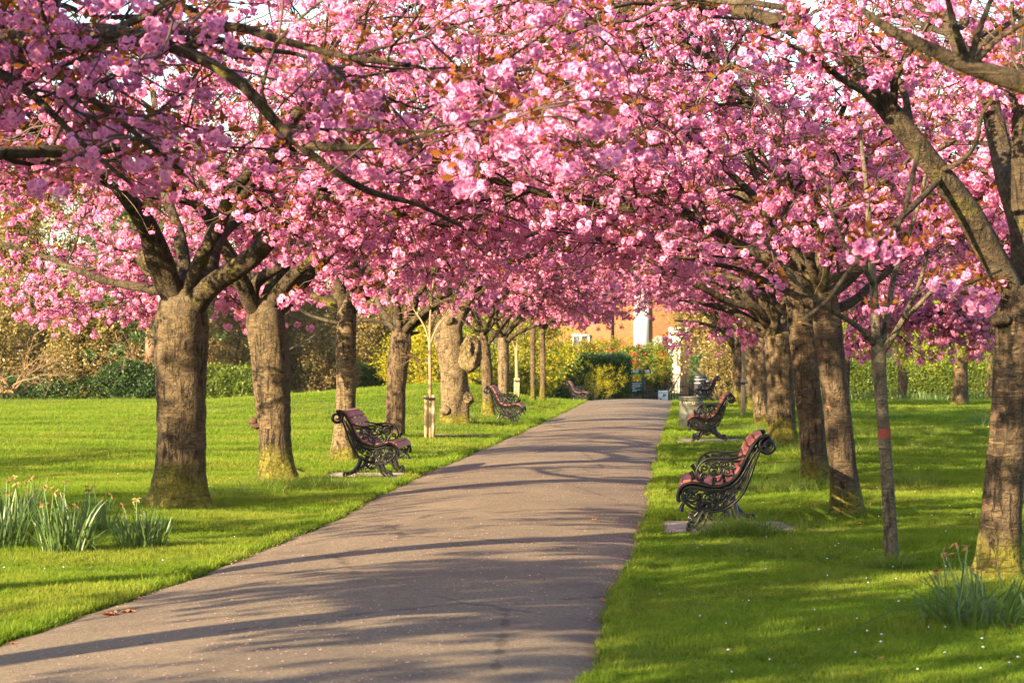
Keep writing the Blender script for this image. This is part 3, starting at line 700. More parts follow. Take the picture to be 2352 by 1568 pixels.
for (bx, by, sd, lb, ln) in ((6.9, 24.5, 26, 'cherry tree right of the frame whose blossom fills the gap behind the leaning trunk', 4.3), (8.0, 35, 27, 'cherry tree behind the right-hand leaning trunk, mostly hidden by it', 4.2)):
    cherry(lb, [], base=(bx, by, 0), metric=[(0, 0, -.05, .22), (-.05, .05, .8, .2), (-.1, .05, 1.7, .2), (-.12, .05, 2.2, .19), (-.12, .05, 2.5, .12)], n_auto=7, seed=sd, near=True, zmin=2.3, limb_len=ln, mat='bark_red', bunches=.8)
# --- trees whose trunks stand outside the frame: boughs hanging into it, then unseen trees that shade lawn and path
L0 = cherry('mossy cherry bough and blossom reaching in from the upper left corner',
    [(-480, 1405, 160), (-480, 1150, 140), (-470, 800, 140), (-460, 560, 130), (-455, 480, 90)],
    [(.12, .038, [(-455, 560, 0), (-360, 380, -.3), (-220, 230, -.6), (-60, 130, -.9), (90, 95, -1.2), (250, 75, -1.5), (400, 105, -1.8)]),
     (.036, .008, [(380, 98, -1.75), (470, 140, -1.9), (560, 200, -2.0), (650, 300, -2.0), (760, 390, -1.9), (850, 440, -1.7), (960, 470, -1.5), (1060, 520, -1.3)]),
     (.030, .007, [(300, 80, -1.6), (420, 70, -1.4), (560, 110, -1.0), (700, 130, -.6), (860, 210, -.2)]),
     (.026, .007, [(640, 290, -2.0), (700, 330, -2.2), (800, 340, -2.2), (920, 330, -2.1), (1010, 290, -2.0)]),
     (.075, .03, [(-430, 540, 0), (-300, 330, .6), (-120, 140, 1.2), (60, 30, 1.8), (250, -40, 2.2), (450, 30, 2.4)]),
     (.03, .012, [(430, 110, -1.8), (520, 60, -1.9), (640, 90, -2.0), (800, 130, -2.0), (940, 150, -1.9)]),
     (.028, .010, [(-60, 130, -.9), (60, 210, -1.6), (190, 330, -2.0), (300, 420, -2.1)])],
    n_auto=4, seed=18, az=1.9, base=(-4.35, 14.2, 0), zmin=2.3, zfork_clear=3.0, bunches=.8, dens=.9, limb_len=3.3,
    keep=lambda p: ~((p[..., 0] > -0.35 * p[..., 1] / 1.5) & (p[..., 2] < CAMH + (VH - 430) / F * p[..., 1])))
R00 = cherry('dark blurred cherry bough crossing the upper right corner close to the viewer',
    [(3420, 1600, 170), (3420, 1200, 150), (3425, 800, 150), (3428, 560, 140), (3425, 480, 90)],
    [(.085, .013, [(3420, 560, 0), (3200, 430, -.1), (2900, 350, -.2), (2600, 270, -.3), (2352, 192, -.3), (2220, 150, -.3), (2120, 105, -.3), (2040, 68, -.25), (1978, 22, -.2)]),
     (.024, .010, [(2220, 145, -.3), (2195, 70, -.35), (2165, -40, -.4)]), (.020, .010, [(2225, 145, -.3), (2252, 60, -.3), (2300, -60, -.3)]), (.016, .010, [(2235, 150, -.3), (2290, 90, -.4), (2370, 40, -.5)])],
    n_auto=3, seed=19, az=.4, base=(4.3, 10.6, 0), zmin=3.05, zfork_clear=3.0, cone=0, bunches=.6, dens=.7, mat='bark_red',
    keep=lambda p: (p[..., 0] > 1.35) & (p[..., 2] > CAMH + (VH - 190) / F * p[..., 1]))
for (bx, by, sd, lb) in ((-11.2, 15.0, 23, 'unseen cherry tree added left of the frame to shade the daffodils'), (-16, 25, 24, 'unseen cherry tree added far left of the frame to shade the open lawn'), (-20, 39, 25, 'unseen cherry tree added farthest left of the frame to shade the far lawn'), (-7.0, -3.2, 28, 'unseen cherry tree added behind the viewer to shade the nearest path'), (-5.6, 8.4, 20, 'cherry tree standing left of the frame, its shade falling across the near path'), (-6.3, 2.6, 21, 'cherry tree left of the viewer, its shade falling over the near grass')):  # far-left trees and the rearmost are added, out of view, for their cast shade
    cherry(lb, [], base=(bx, by, 0), metric=[(0, 0, -.05, .24), (0, .05, .8, .21), (.05, .05, 1.6, .22), (.05, .05, 2.2, .2), (.05, .05, 2.4, .12)], n_auto=6, seed=sd, near=False, zmin=2.0, limb_len=3.4, bunches=.85 if sd in (20, 21) else .55)

# ------------------------------------------------------------------ burls, knots, roots and painted bands as parts of their trees
def part_lump(root, name, u, v, D, r, mat, seed, sq=(1, 1, 1), amp=.18):
    import bmesh
    bm = bmesh.new(); bmesh.ops.create_icosphere(bm, subdivisions=4, radius=1.0)
    V = np.array([q.co[:] for q in bm.verts]); Fc = [[w.index for w in f.verts] for f in bm.faces]; bm.free()
    V = V * (1 + amp * lump(V, 3.2, seed) + amp * .5 * lump(V, 8, seed + 4) + amp * .25 * lump(V, 19, seed + 8))[:, None] * np.array(sq) * r
    c = P3(u, v, D) - np.array(root.location)
    return put(name, mesh(name, V + c, None, Fc, mat, True), root)
D5 = L5.location.y
part_lump(L5, 'burl', 1076, 812, D5 - .12, .26, M['burl'], 3, (1, 1, 1.25), .34)
part_lump(L5, 'burl', 1072, 878 + 37, D5 - .12, .13, M['bark_pale'], 6, (1, 1, 1), .22)
part_lump(L5, 'knot', 1022, 943, D5 - .26, .10, M['bark_pale'], 9, (1, .7, 1), .2)
part_lump(L5, 'knot', 1030, 735, D5 - .25, .10, M['bark_pale'], 11, (1, .7, 1.2), .2)
part_lump(L2, 'knot', 588, 972, L2.location.y - .04, .062, M['deadwood'], 5, (1.3, 1, .85), .45)
part_lump(L3, 'knot', 766, 1045, L3.location.y - .02, .055, M['deadwood'], 7, (1, 1, 1), .3)
part_lump(L1, 'stub', 343, 603, L1.location.y + .2, .13, M['bark'], 8, (.8, 1, 1.1), .2)
part_lump(R0, 'stub', 2296, 735, R0.location.y - .1, .055, M['limb'], 10, (1.2, .9, 1.0), .25)
def root_part(tree, pts, r0, r1, mat):
    W = []
    for k, (u, v) in enumerate(pts):
        q = hit(u, v); W.append([q[0], q[1], q[2] + (r0 * .6 if k == 0 else r1 * .1), r0 + (r1 - r0) * k / (len(pts) - 1)])
    S = catmull(W, 14); S[:, :3] -= np.array(tree.location); mb = MB()
    mb.tube(S[:, :3], S[:, 3] * (1 + .15 * lump(S[:, :3], 14, 2)), 10); mb.obj('root', mat, tree, True)
root_part(L2, [(650, 1080), (672, 1088), (696, 1094), (726, 1106)], .10, .03, M['bark'])
root_part(R1, [(1958, 1160), (1972, 1176), (1992, 1184), (2012, 1188)], .075, .02, M['bark_red'])
root_part(L5, [(1062, 966), (1082, 972), (1100, 976)], .12, .04, M['bark_pale'])
root_part(L1, [(380, 1150), (355, 1158), (330, 1162)], .12, .04, M['bark'])

# ------------------------------------------------------------------ the thin young tree with the red band, and staked saplings
def thin_tree(name, label, cat, D, base, trunk, limbs, mat, sparse, seed, group=None, twigL=(.2, .5), leaf=1.0, tw='twig'):
    rnd = np.random.RandomState(seed); root = empty(name, base); tag(root, label, cat, group); b = np.array(base)
    C = np.array([[*P3(u, v, D), w / 2 / (F / D)] for u, v, w in trunk]); C[0, :3] = b; C[0, 2] -= .04; C[:, :3] -= b
    put('trunk', trunk_mesh('trunk', C, mat, seed, .12, 4, 16, .03), root)
    pts, tws = [], []
    for r0, r1, pl in limbs:
        S = catmull(np.column_stack([np.array([P3(u, v, D + dd) for u, v, dd in pl]), np.linspace(r0, r1, len(pl))]), 8 + 3 * len(pl))
        mb = MB(); mb.tube(S[:, :3] - b, S[:, 3], 8); mb.obj('limb', mat, root, True)
        k = max(3, int(len(S) * sparse)); idx = rnd.randint(len(S) // 2, len(S), k); idx[-1] = len(S) - 1
        W = walk(S[idx, :3], norm(norm(np.gradient(S[:, :3], axis=0))[idx] + rnd.normal(0, .6, (k, 3))), rnd.uniform(*twigL, k), 5, .15, .0, rnd); tws.append(W)
        sel = rnd.uniform(0, 1, (k, 6)) < .4; sel[:, 0] = False; pts.append(W[sel])
    W = np.concatenate(tws) - b; V, Q = tubes(W, np.linspace(.006, .003, 6)[None].repeat(len(W), 0), 4)
    put('twigs', mesh('twigs', V, Q, None, M[tw], True), root, kind='stuff')
    pts = np.concatenate(pts); n = len(pts); rot = np.stack([rnd.normal(0, .4, n), rnd.normal(0, .4, n), rnd.uniform(0, 6.28, n)], 1); scl = rnd.uniform(.5, .9, n)
    if leaf:
        scatter('blossom', pts - b, rot, scl, 'bunch_b', M['petal'], root); scatter('bronze_leaves', pts - b + [0, 0, .02], rot, scl * 1.2, 'bronze_spray', M['bronze'], root)
    return root
yb = hit(2050, 1306); YD = yb[1]
YT = thin_tree('young_cherry_tree', 'thin young tree with a red painted band round its smooth grey stem', 'tree', YD, yb,
    [(2050, 1306, 34), (2043, 1180, 31), (2033, 1030, 30), (2023, 900, 31), (2018, 820, 36), (2016, 780, 28)],
    [(.040, .012, [(2015, 800, 0), (2010, 720, 0), (2005, 640, .05), (1998, 540, .1), (1990, 430, .2), (1975, 300, .3)]),
     (.024, .010, [(2012, 795, 0), (1970, 750, -.2), (1900, 706, -.5), (1830, 650, -.8), (1780, 585, -1), (1740, 540, -1.2)]),
     (.020, .008, [(2004, 650, 0), (1975, 600, -.2), (1940, 560, -.3), (1910, 480, -.5), (1900, 420, -.6)]),
     (.026, .010, [(2022, 805, 0), (2040, 720, .1), (2052, 640, .2), (2080, 560, .3), (2110, 470, .3), (2130, 380, .4)]),
     (.028, .010, [(2026, 810, 0), (2062, 755, -.1), (2088, 705, -.2), (2115, 640, -.3), (2135, 560, -.4)]),
     (.018, .008, [(2075, 735, -.1), (2120, 690, -.4), (2165, 650, -.6), (2230, 655, -.8), (2255, 645, -1.0)])],
    M['young_bark'], .35, 31)
mb = MB(); c0, c1 = P3(2031.5, 1006, YD), P3(2030.5, 983, YD); rr = 15.5 / (F / YD)
mb.tube([c0 - yb, (c0 + c1) / 2 - yb, c1 - yb], [rr, rr, rr], 20, cap=False); mb.obj('painted_band', M['redband'], YT, True)
# foreground spray that hangs in front of the right-hand trunks
def spray(label, pts, r0, r1, bl, seed):
    rnd = np.random.RandomState(seed); S = catmull(np.column_stack([np.array([P3(*q) for q in pts]), np.linspace(r0, r1, len(pts))]), 24)
    root = empty('blossom_spray', S[0, :3]); b = S[0, :3]; tag(root, label, 'blossom branch', 'near blossom sprays')
    mb = MB(); mb.tube(S[:, :3] - b, S[:, 3], 8); mb.obj('stem', M['limb'], root, True)
    pp, sc_ = [], []
    for u, v, D, s in bl:
        c = P3(u, v, D); pp.append(c); sc_.append(s)
    pp = np.array(pp); n = len(pp); rot = np.stack([rnd.normal(0, .4, n), rnd.normal(0, .4, n), rnd.uniform(0, 6.28, n)], 1)
    scatter('blossom', pp - b, rot, np.array(sc_), 'bunch_c', M['petal'], root); scatter('bronze_leaves', pp - b + [0, 0, .03], rot * .6, np.array(sc_) * 1.1, 'bronze_spray', M['bronze'], root)

def stake_sapling(label, u, v, D, htop, fork_v, stakes, seed, twigs, base=None):
    b = hit(u, v) if base is None else np.array(base); D = b[1]
    root = thin_tree('staked_sapling', label, 'sapling', D, b, [(u, v, 9), (u, (v + fork_v) / 2, 8), (u - 1, fork_v, 8)], twigs, M['sap_bark'], .7, seed, 'staked saplings', (.25, .6), 0, 'tan_twig')
    for du, wpx, vt, vb in stakes:
        mb = MB(); p0 = P3(u + du, vb, D - .03); p1 = P3(u + du, vt, D - .03); r = wpx / 2 / (F / D); p0[2] = b[2] - .05
        mb.tube([p0 - b, (p0 + p1) / 2 - b, p1 - b], [r, r, r * .96], 10); mb.obj('stake', M['stake'], root, True)
    if len(stakes) > 1:
        us = [s[0] for s in stakes]; vt = stakes[0][2] + 6; mb = MB()
        a, c = P3(u + min(us) - 4, vt, D - .085) - b, P3(u + max(us) + 4, vt + 1, D - .085) - b
        mb.tube([a, (a + c) / 2 + [0, .0, -.005], c], [.018] * 3, 6); mb.obj('tie', M['strap'], root, True)
    else:
        a = P3(u + stakes[0][0], stakes[0][2] + 12, D - .03) - b; mb = MB(); mb.tube([a - [0, 0, .03], a, a + [0, 0, .03]], [.055] * 3, 10); mb.obj('tie', M['strap'], root, True)
    return root
stake_sapling('pale staked sapling standing between the furrowed trunk and the burl tree', 988, 1010, None, 0, 775, [(-9.5, 8.5, 908, 1010), (7.5, 8.5, 907, 1010)], 41,
    [(.022, .006, [(987, 790, 0), (975, 750, 0), (950, 710, .1), (925, 680, .2)]), (.024, .006, [(987, 785, 0), (988, 730, 0), (992, 680, .1), (998, 620, .1)]), (.018, .006, [(988, 790, 0), (1005, 750, -.1), (1030, 720, -.2), (1050, 700, -.2)]),
     (.014, .005, [(986, 835, 0), (965, 825, 0), (940, 815, -.1)]), (.015, .005, [(988, 770, 0), (1000, 730, .1), (1010, 690, .1)])])
stake_sapling('pale staked sapling on the mound right of the smooth sunlit trunk', 1187, 908, None, 0, 800, [(-4, 5, 868, 910), (4.5, 5, 868, 910)], 42,
    [(.02, .006, [(1187, 810, 0), (1175, 780, 0), (1165, 750, .1)]), (.02, .006, [(1187, 805, 0), (1189, 770, 0), (1190, 740, .1)]), (.02, .006, [(1187, 810, 0), (1198, 780, -.1), (1215, 755, -.2)])], base=(.14, 66.5, float(ground(.14, 66.5))))
stake_sapling('grey sapling tied to a single pale stake right of the path', 1708, 958, None, 0, 790, [(-2, 9, 868, 960)], 43,
    [(.028, .008, [(1708, 800, 0), (1695, 770, 0), (1680, 740, .1)]), (.026, .008, [(1708, 795, 0), (1708, 750, 0), (1712, 700, .1)]), (.022, .008, [(1709, 800, 0), (1722, 770, -.1), (1730, 740, -.2)])])
q = hit(1734, 957); mb = MB(); mb.tube([(0, 0, -.05), (0, 0, .4), (-.02, 0, (957 - 876) / (F / q[1]))], [.042, .042, .04], 10); o = mb.obj('wooden_stake', M['stake'], None, True, q)
tag(o, 'bare pale wooden stake leaning beside the pale tapering trunk', 'stake')
# near sprays of blossom
spray('large blurred pink blossom cluster hanging in front of the banded tree', [(2112, 330, 11.3), (2090, 430, 11.2), (2060, 520, 11.1), (1960, 610, 11.0), (1900, 690, 10.9), (1842, 736, 10.8)], .012, .009,
      [(1985, 548, 11, .9), (2012, 560, 11, .9), (1968, 575, 11.05, .85), (2040, 570, 11.05, .85), (2030, 538, 11.1, .8)], 51)
spray('pink blossom spray hanging left of the right-hand leaning trunk', [(2300, 620, 12.5), (2255, 640, 12.4), (2200, 660, 12.3), (2150, 650, 12.3)], .008, .005,
      [(2250, 660, 12.4, .9), (2265, 690, 12.4, .95), (2235, 690, 12.4, .8), (2195, 650, 12.3, .7), (2150, 645, 12.3, .6), (2280, 665, 12.45, .8)], 52)

# ------------------------------------------------------------------ cast-iron benches
PXM = 1536.0
def bp(x, y): return np.array([(830 - x) / PXM, 0.0, (1430 - y) / PXM])     # bench profile: front is +X
def bcurve(pts, n): return catmull(np.array([bp(*p) for p in pts]), n)
def spiral(c, r0, r1, a0, turns, n=30):
    t = np.linspace(0, 1, n); a = a0 + turns * 6.2832 * t; r = r0 + (r1 - r0) * t
    return np.array([bp(c[0] + rr * math.cos(aa), c[1] + rr * math.sin(aa)) for aa, rr in zip(a, r)])
def flat_tube(mb, P, r, w, k=8, twist=0.0):
    """sweep of an oval section: radius r in the plane of the frame, half width w across it"""
    P = np.asarray(P, float); t = norm(np.gradient(P, axis=0)); nrm = np.stack([-t[:, 2], np.zeros(len(t)), t[:, 0]], 1)
    rr = np.broadcast_to(np.asarray(r, float), (len(P),)); ang = np.arange(k) * 6.2832 / k
    V = P[:, None] + nrm[:, None] * (np.cos(ang)[None, :, None] * rr[:, None, None]) + np.array([0, 1.0, 0])[None, None] * (np.sin(ang)[None, :, None] * w)
    n_ = len(P); i = np.arange(n_ - 1)[:, None] * k; j = np.arange(k)[None]; j2 = (j + 1) % k
    Q = np.stack([i + j, i + j2, i + k + j2, i + k + j], -1).reshape(-1, 4); b = mb.n; mb.add(V.reshape(-1, 3), Q)
    for ring in (0, n_ - 1):
        ids = ring * k + np.arange(k); c = np.vstack([V.reshape(-1, 3)[ids], P[ring]]); mb.add(c, None, [[q, (q + 1) % k, k] for q in range(k)])
RAIL = [(1180, 330), (1105, 470), (1035, 620), (960, 725), (860, 800), (730, 835), (600, 822), (480, 795), (380, 790), (300, 820), (250, 880), (225, 960), (238, 1030)]
BACK = [(1330, 300), (1275, 380), (1235, 480), (1195, 600), (1150, 730), (1085, 880), (990, 1010), (860, 1110), (720, 1155), (570, 1160), (430, 1120), (330, 1050), (280, 960), (290, 890), (345, 845), (430, 835), (540, 860), (700, 890), (830, 870), (950, 800), (1050, 690), (1140, 530), (1220, 390)]
def bench_meshes():
    out = {}
    mb = MB()                                                     # main frame: rope rail, scroll top and the rim of the side panel
    top = spiral((1390, 300), 30, 118, R(60), 1.55, 46)
    flat_tube(mb, top, np.linspace(.010, .024, 46), .026)
    flat_tube(mb, bcurve([(1392, 182), (1320, 186), (1245, 235)] + RAIL, 70), .019, .030)
    for k, q in enumerate(bcurve([(1392, 182), (1320, 186), (1245, 235)] + RAIL, 84)):       # rope beads on the rail
        for s in (-1, 1): mb.box(q + [0, s * .028, 0], (.011, .012, .020), Euler((0, .7 + k * .0, 0)).to_matrix())
    flat_tube(mb, bcurve(BACK, 90), .013, .024)
    flat_tube(mb, bcurve([(1255, 340), (1170, 500), (1100, 660), (1020, 800), (900, 905)], 24), .008, .016)
    flat_tube(mb, bcurve([(1290, 350), (1210, 560), (1120, 780), (1040, 920)], 22), .008, .018)
    out['frame'] = mb.mesh('end_frame', M['iron'], True)
    mb = MB()                                                     # open scrollwork of the side panel
    for c, r, a, tn in (((400, 960), 82, 20, 1.6), ((620, 985), 92, 200, 1.7), ((790, 965), 66, 20, 1.5), ((905, 930), 62, 180, 1.5), ((500, 1080), 52, 90, 1.3), ((700, 1085), 50, 260, 1.3), ((1010, 830), 46, 40, 1.3), ((1070, 720), 36, 200, 1.2), ((830, 1060), 40, 100, 1.2), ((960, 870), 34, 0, 1.2), ((330, 970), 40, 0, 1.0), ((1130, 600), 28, 90, 1.2)):
        flat_tube(mb, spiral(c, r, r * .18, R(a), tn, 26), np.linspace(.011, .008, 26), .016, 6)
        q = bp(*c); flat_tube(mb, np.array([q + [-.012, 0, 0], q, q + [.012, 0, 0]]), .012, .018, 6)
    for pl in ([(330, 1010), (440, 1070), (560, 1040), (660, 1080), (780, 1040), (900, 990), (1000, 900)], [(330, 900), (470, 880), (600, 890), (760, 905), (900, 870), (1010, 770)], [(1040, 860), (1090, 760), (1140, 640), (1180, 540)], [(450, 1110), (560, 1120), (700, 1130), (830, 1090), (940, 1010)]):
        flat_tube(mb, bcurve(pl, 26), .008, .014, 6)
    out['scroll'] = mb.mesh('scroll_panel', M['iron'], True)
    mb = MB()                                                     # armrest loop with its leaf scrolls
    flat_tube(mb, bcurve([(1090, 425), (1010, 455), (900, 472), (780, 466), (660, 464), (570, 492), (500, 555), (462, 640), (472, 720), (530, 775), (610, 805)], 50), .011, .026)
    for c, r, a, tn in (((690, 610), 105, 250, 1.7), ((560, 700), 48, 120, 1.2), ((860, 640), 62, 30, 1.4), ((800, 540), 46, 200, 1.2), ((930, 560), 40, 30, 1.2), ((600, 560), 44, 220, 1.2), ((700, 745), 44, 30, 1.2)):
        flat_tube(mb, spiral(c, r, r * .2, R(a), tn, 26), np.linspace(.011, .008, 26), .014, 6)
    for pl in ([(1040, 500), (960, 510), (870, 500), (760, 505), (690, 520)], [(770, 560), (800, 640), (780, 730), (720, 800)], [(880, 700), (950, 690), (1000, 640)]):
        flat_tube(mb, bcurve(pl, 18), .010, .014, 6)
    flat_tube(mb, bcurve([(440, 740), (405, 670), (385, 640)], 8), np.linspace(.012, .020, 8), .022)
    out['arm'] = mb.mesh('armrest', M['iron'], True)
    mb = MB()                                                     # front leg
    flat_tube(mb, bcurve([(560, 1150), (520, 1220), (470, 1310), (415, 1365)], 18), np.linspace(.030, .018, 18), .024)
    flat_tube(mb, bcurve([(620, 1160), (590, 1240), (540, 1330), (470, 1400)], 18), np.linspace(.020, .014, 18), .022)
    flat_tube(mb, spiral((375, 1385), 44, 8, R(-30), -1.4, 24), .013, .030)
    flat_tube(mb, bcurve([(470, 1330), (400, 1300), (345, 1330)], 10), .014, .02)
    flat_tube(mb, bcurve([(300, 1050), (272, 1100), (262, 1160)], 8), np.linspace(.012, .028, 8), .022)
    out['leg_front'] = mb.mesh('leg', M['iron'], True)
    mb = MB()                                                     # rear leg with the bracket between the legs
    flat_tube(mb, bcurve([(940, 1060), (960, 1150), (1010, 1240), (1090, 1320), (1180, 1360)], 20), np.linspace(.032, .020, 20), .024)
    flat_tube(mb, bcurve([(860, 1110), (890, 1190), (960, 1260), (1050, 1340)], 16), .014, .020)
    flat_tube(mb, spiral((1222, 1372), 52, 8, R(200), 1.4, 24), .014, .030)
    flat_tube(mb, bcurve([(600, 1250), (650, 1200), (700, 1250), (750, 1265), (800, 1225), (850, 1190), (900, 1240)], 24), .014, .018)
    for c, r in (((640, 1215), 34), ((745, 1235), 30), ((835, 1175), 40)): flat_tube(mb, spiral(c, r, 6, 0, 1.3, 20), .010, .016, 6)
    out['leg_rear'] = mb.mesh('leg', M['iron'], True)
    return out
BM = bench_meshes()
SEATC = bcurve([(1335, 160), (1240, 172), (1150, 240), (1085, 345), (1030, 470), (980, 590), (905, 690), (785, 750), (650, 770), (520, 756), (400, 738), (305, 748), (240, 800), (205, 885)], 240)
BENCH_L = 1.30
def slat_mesh(w):
    import bmesh
    bm = bmesh.new(); bmesh.ops.create_cube(bm, size=1.0)
    for v in bm.verts: v.co = Vector((v.co.x * w, v.co.y * (BENCH_L + .03), v.co.z * .028))
    bmesh.ops.bevel(bm, geom=bm.edges[:], offset=.005, segments=2, affect='EDGES')
    me = bpy.data.meshes.new('slat'); bm.to_mesh(me); bm.free(); me.materials.append(M['slat']); return me
SLAT = slat_mesh(.071)
bolt = MB(); bolt.tube([(0, 0, 0), (0, 0, .004)], [.009, .009], 8); BOLT = bolt.mesh('bolt', M['bolt'])
ROD = MB(); ROD.tube([(0, -BENCH_L / 2, 0), (0, 0, 0), (0, BENCH_L / 2, 0)], [.014] * 3, 8); ROD = ROD.mesh('tie_rod', M['iron'], True)
def bench(label, foot, side, tilt=0.0):
    """foot: where the front foot of the end nearest the viewer stands; side -1 = left of the path (faces right)"""
    y = foot[1]; tx = (path_c(y + 3) - path_c(y - 3)) / 6; th = math.atan2(tx, 1.0)                     # path heading
    rz = -th + tilt if side < 0 else math.pi - th + tilt
    root = empty('park_bench', (0, 0, 0), rz); tag(root, label, 'bench', 'cast-iron benches along the path')
    fl = bp(375, 1430) + np.array([0, (-BENCH_L / 2 if side < 0 else BENCH_L / 2), 0])
    c, s = math.cos(rz), math.sin(rz)
    root.location = (foot[0] - (fl[0] * c - fl[1] * s), foot[1] - (fl[0] * s + fl[1] * c), foot[2])
    for sy in (-1, 1):
        fo = put('end_frame', BM['frame'], root, (0, sy * BENCH_L / 2, 0))
        put('armrest', BM['arm'], fo); put('scroll_panel', BM['scroll'], fo); put('leg', BM['leg_front'], fo); put('leg', BM['leg_rear'], fo)
    k = 11
    for q in range(k):
        i = int((q + .5) / k * (len(SEATC) - 1)); t = SEATC[min(i + 3, len(SEATC) - 1)] - SEATC[max(i - 3, 0)]
        a = math.atan2(-t[2], t[0])
        tn = t / np.linalg.norm(t); off = np.array([-tn[2], 0, tn[0]]) * .020          # set down between the rails
        off = -off if off[2] > 0 else off
        so = put('slat', SLAT, root, SEATC[i] + off, (0, a, 0))
        for sy in (-.5, 0, .5): put('bolt', BOLT, so, (0, sy * (BENCH_L - .1), -.0175 if False else .0125), None)
    for q in ((640, 800), (980, 640)): put('tie_rod', ROD, root, bp(*q))
    return root
def slab(label, c, size, rz):
    import bmesh
    bm = bmesh.new(); bmesh.ops.create_cube(bm, size=1.0)
    for v in bm.verts: v.co = Vector((v.co.x * size[0], v.co.y * size[1], v.co.z * .10))
    bmesh.ops.bevel(bm, geom=bm.edges[:], offset=.012, segments=2, affect='EDGES')
    me = bpy.data.meshes.new('paving_slab'); bm.to_mesh(me); bm.free(); me.materials.append(M['slab'])
    o = put('paving_slab', me, None, c, (0, 0, rz)); tag(o, label, 'slab', 'slabs under the benches')
SLABS = []
def bench_at(label, u, v, side, slabl=None, y=None, x=None):
    f = hit(u, v) if y is None else np.array([x, y, float(ground(x, y))])
    f[2] = float(ground(f[0], f[1])) + .012
    b = bench(label, f, side)
    if slabl:
        d = 1 if side < 0 else -1; cy = f[1] + BENCH_L / 2; cx = f[0] - d * .31 + (path_c(cy) - path_c(f[1]))
        slab(slabl, (cx, cy - .02, float(ground(cx, cy)) - .038), (1.25, BENCH_L + .22, 1), b.rotation_euler.z); SLABS.append((cx, cy))
    else: b.location.z -= .012
    return b
bench_at('red slatted bench with black scrolled iron ends, nearest one left of the path', 897, 1100, -1, 'pale concrete slab under the nearest left bench')
bench_at('red slatted bench with black iron ends beside the burl tree', 1187, 974, -1, None)
bench_at('far dark bench in front of the clipped yew hedge left of the gate', 0, 0, -1, None, 86, 2.6)
bench_at('black scrolled iron bench with red slats seen end-on, nearest one right of the path', 1584, 1226, 1, 'pale concrete slab under the nearest right bench')
bench_at('second right-hand bench, black iron with red slats, before the octagonal litter bin', 1593, 1015, 1, 'concrete slab under the second right bench')
bench_at('far brownish iron bench behind the octagonal litter bin', 0, 0, 1, None, 76, 5.9)

# ------------------------------------------------------------------ litter bins, signs, gate
def text_mesh(txt, size, depth, mat):
    cu = bpy.data.curves.new('lettering', 'FONT'); cu.body = txt; cu.size = size; cu.extrude = depth; cu.align_x = 'CENTER'; cu.align_y = 'CENTER'
    ob = bpy.data.objects.new('lettering', cu); COL.objects.link(ob); dg = bpy.context.evaluated_depsgraph_get(); dg.update()
    me = bpy.data.meshes.new_from_object(ob.evaluated_get(dg)); bpy.data.objects.remove(ob, do_unlink=True)
    me.materials.clear(); me.materials.append(mat); return me
b = hit(1587, 982); s = F / b[1]; W = 54 / s; H = 72 / s
root = empty('litter_bin', b, R(9)); tag(root, 'octagonal grey-green litter bin with raised lettering, behind the second right bench', 'litter bin')
def octa(mb, z0, z1, r0, r1, k=8):
    a = (np.arange(k) + .5) * 6.2832 / k; V = np.concatenate([np.stack([r0 * np.cos(a), r0 * np.sin(a), np.full(k, z0)], 1), np.stack([r1 * np.cos(a), r1 * np.sin(a), np.full(k, z1)], 1), [[0, 0, z0]], [[0, 0, z1]]])
    Q = [[j, (j + 1) % k, k + (j + 1) % k, k + j] for j in range(k)]; T = [[(j + 1) % k, j, 2 * k] for j in range(k)] + [[k + j, k + (j + 1) % k, 2 * k + 1] for j in range(k)]
    mb.add(V, Q, T)
rw = W / 2 / math.cos(R(22.5)) * .96
mb = MB(); octa(mb, 0, H * .70, rw * .97, rw * .97); mb.obj('body', M['bin'], root)
mb = MB(); octa(mb, -.02, H * .05, rw * 1.05, rw * 1.03); mb.obj('plinth', M['bin'], root)
mb = MB(); octa(mb, H * .70, H * .73, rw * 1.03, rw * 1.03); octa(mb, H * .73, H * .86, rw * .99, rw * .99); octa(mb, H * .86, H * .89, rw * 1.03, rw * 1.03); octa(mb, H * .89, H * .94, rw * .99, rw * 1.0); mb.obj('letter_band', M['bin'], root)
mb = MB(); octa(mb, H * .94, H * 1.0, rw * 1.06, rw * 1.09); mb.obj('rim', M['bin'], root)
ap = rw * .99 * math.cos(R(22.5))
for k, tx in ((4, 'TT'), (5, 'ER'), (6, 'LI'), (7, 'TT'), (0, 'ER'), (3, 'LI')):
    a = R(45) * k; me = text_mesh(tx, H * .125, .004, M['bin_gold'])
    put('lettering', me, root, (ap * math.cos(a), ap * math.sin(a), H * .795), (R(90), 0, a + R(90)))
# black bin near the gate
bx, by = (1608 - U0) / F * 92, 92.0; gz = float(ground(bx, by)); s = F / 92
root = empty('black_bin', (bx, by, gz), R(4)); tag(root, 'tall black rectangular bin with pale bands near the gate', 'litter bin')
zt = CAMH + (VH - 860) / s; hh = zt - gz; ww = 26 / s
mb = MB(); mb.box((0, 0, hh * .36), (ww, ww * .8, hh * .72)); mb.obj('body', M['black'], root)
mb = MB(); mb.box((0, 0, hh * .745), (ww * 1.02, ww * .82, .03)); mb.obj('band', M['grey_metal'], root)
mb = MB(); mb.box((0, .04, hh * .80), (ww * .9, ww * .6, hh * .10)); mb.obj('opening', M['black'], root)
mb = MB(); mb.box((0, 0, hh * .855), (ww * 1.02, ww * .82, .03)); mb.obj('band', M['grey_metal'], root)
mb = MB(); prof = [(-.5, 0), (.5, 0), (.5, .5), (.36, .9), (.1, 1.0), (-.5, 1.0)]
V = np.array([[sx * ww * .5, -p_[0] * ww * .8 if False else p_[0] * -ww * .8, hh * .87 + p_[1] * hh * .13] for sx in (-1, 1) for p_ in prof])
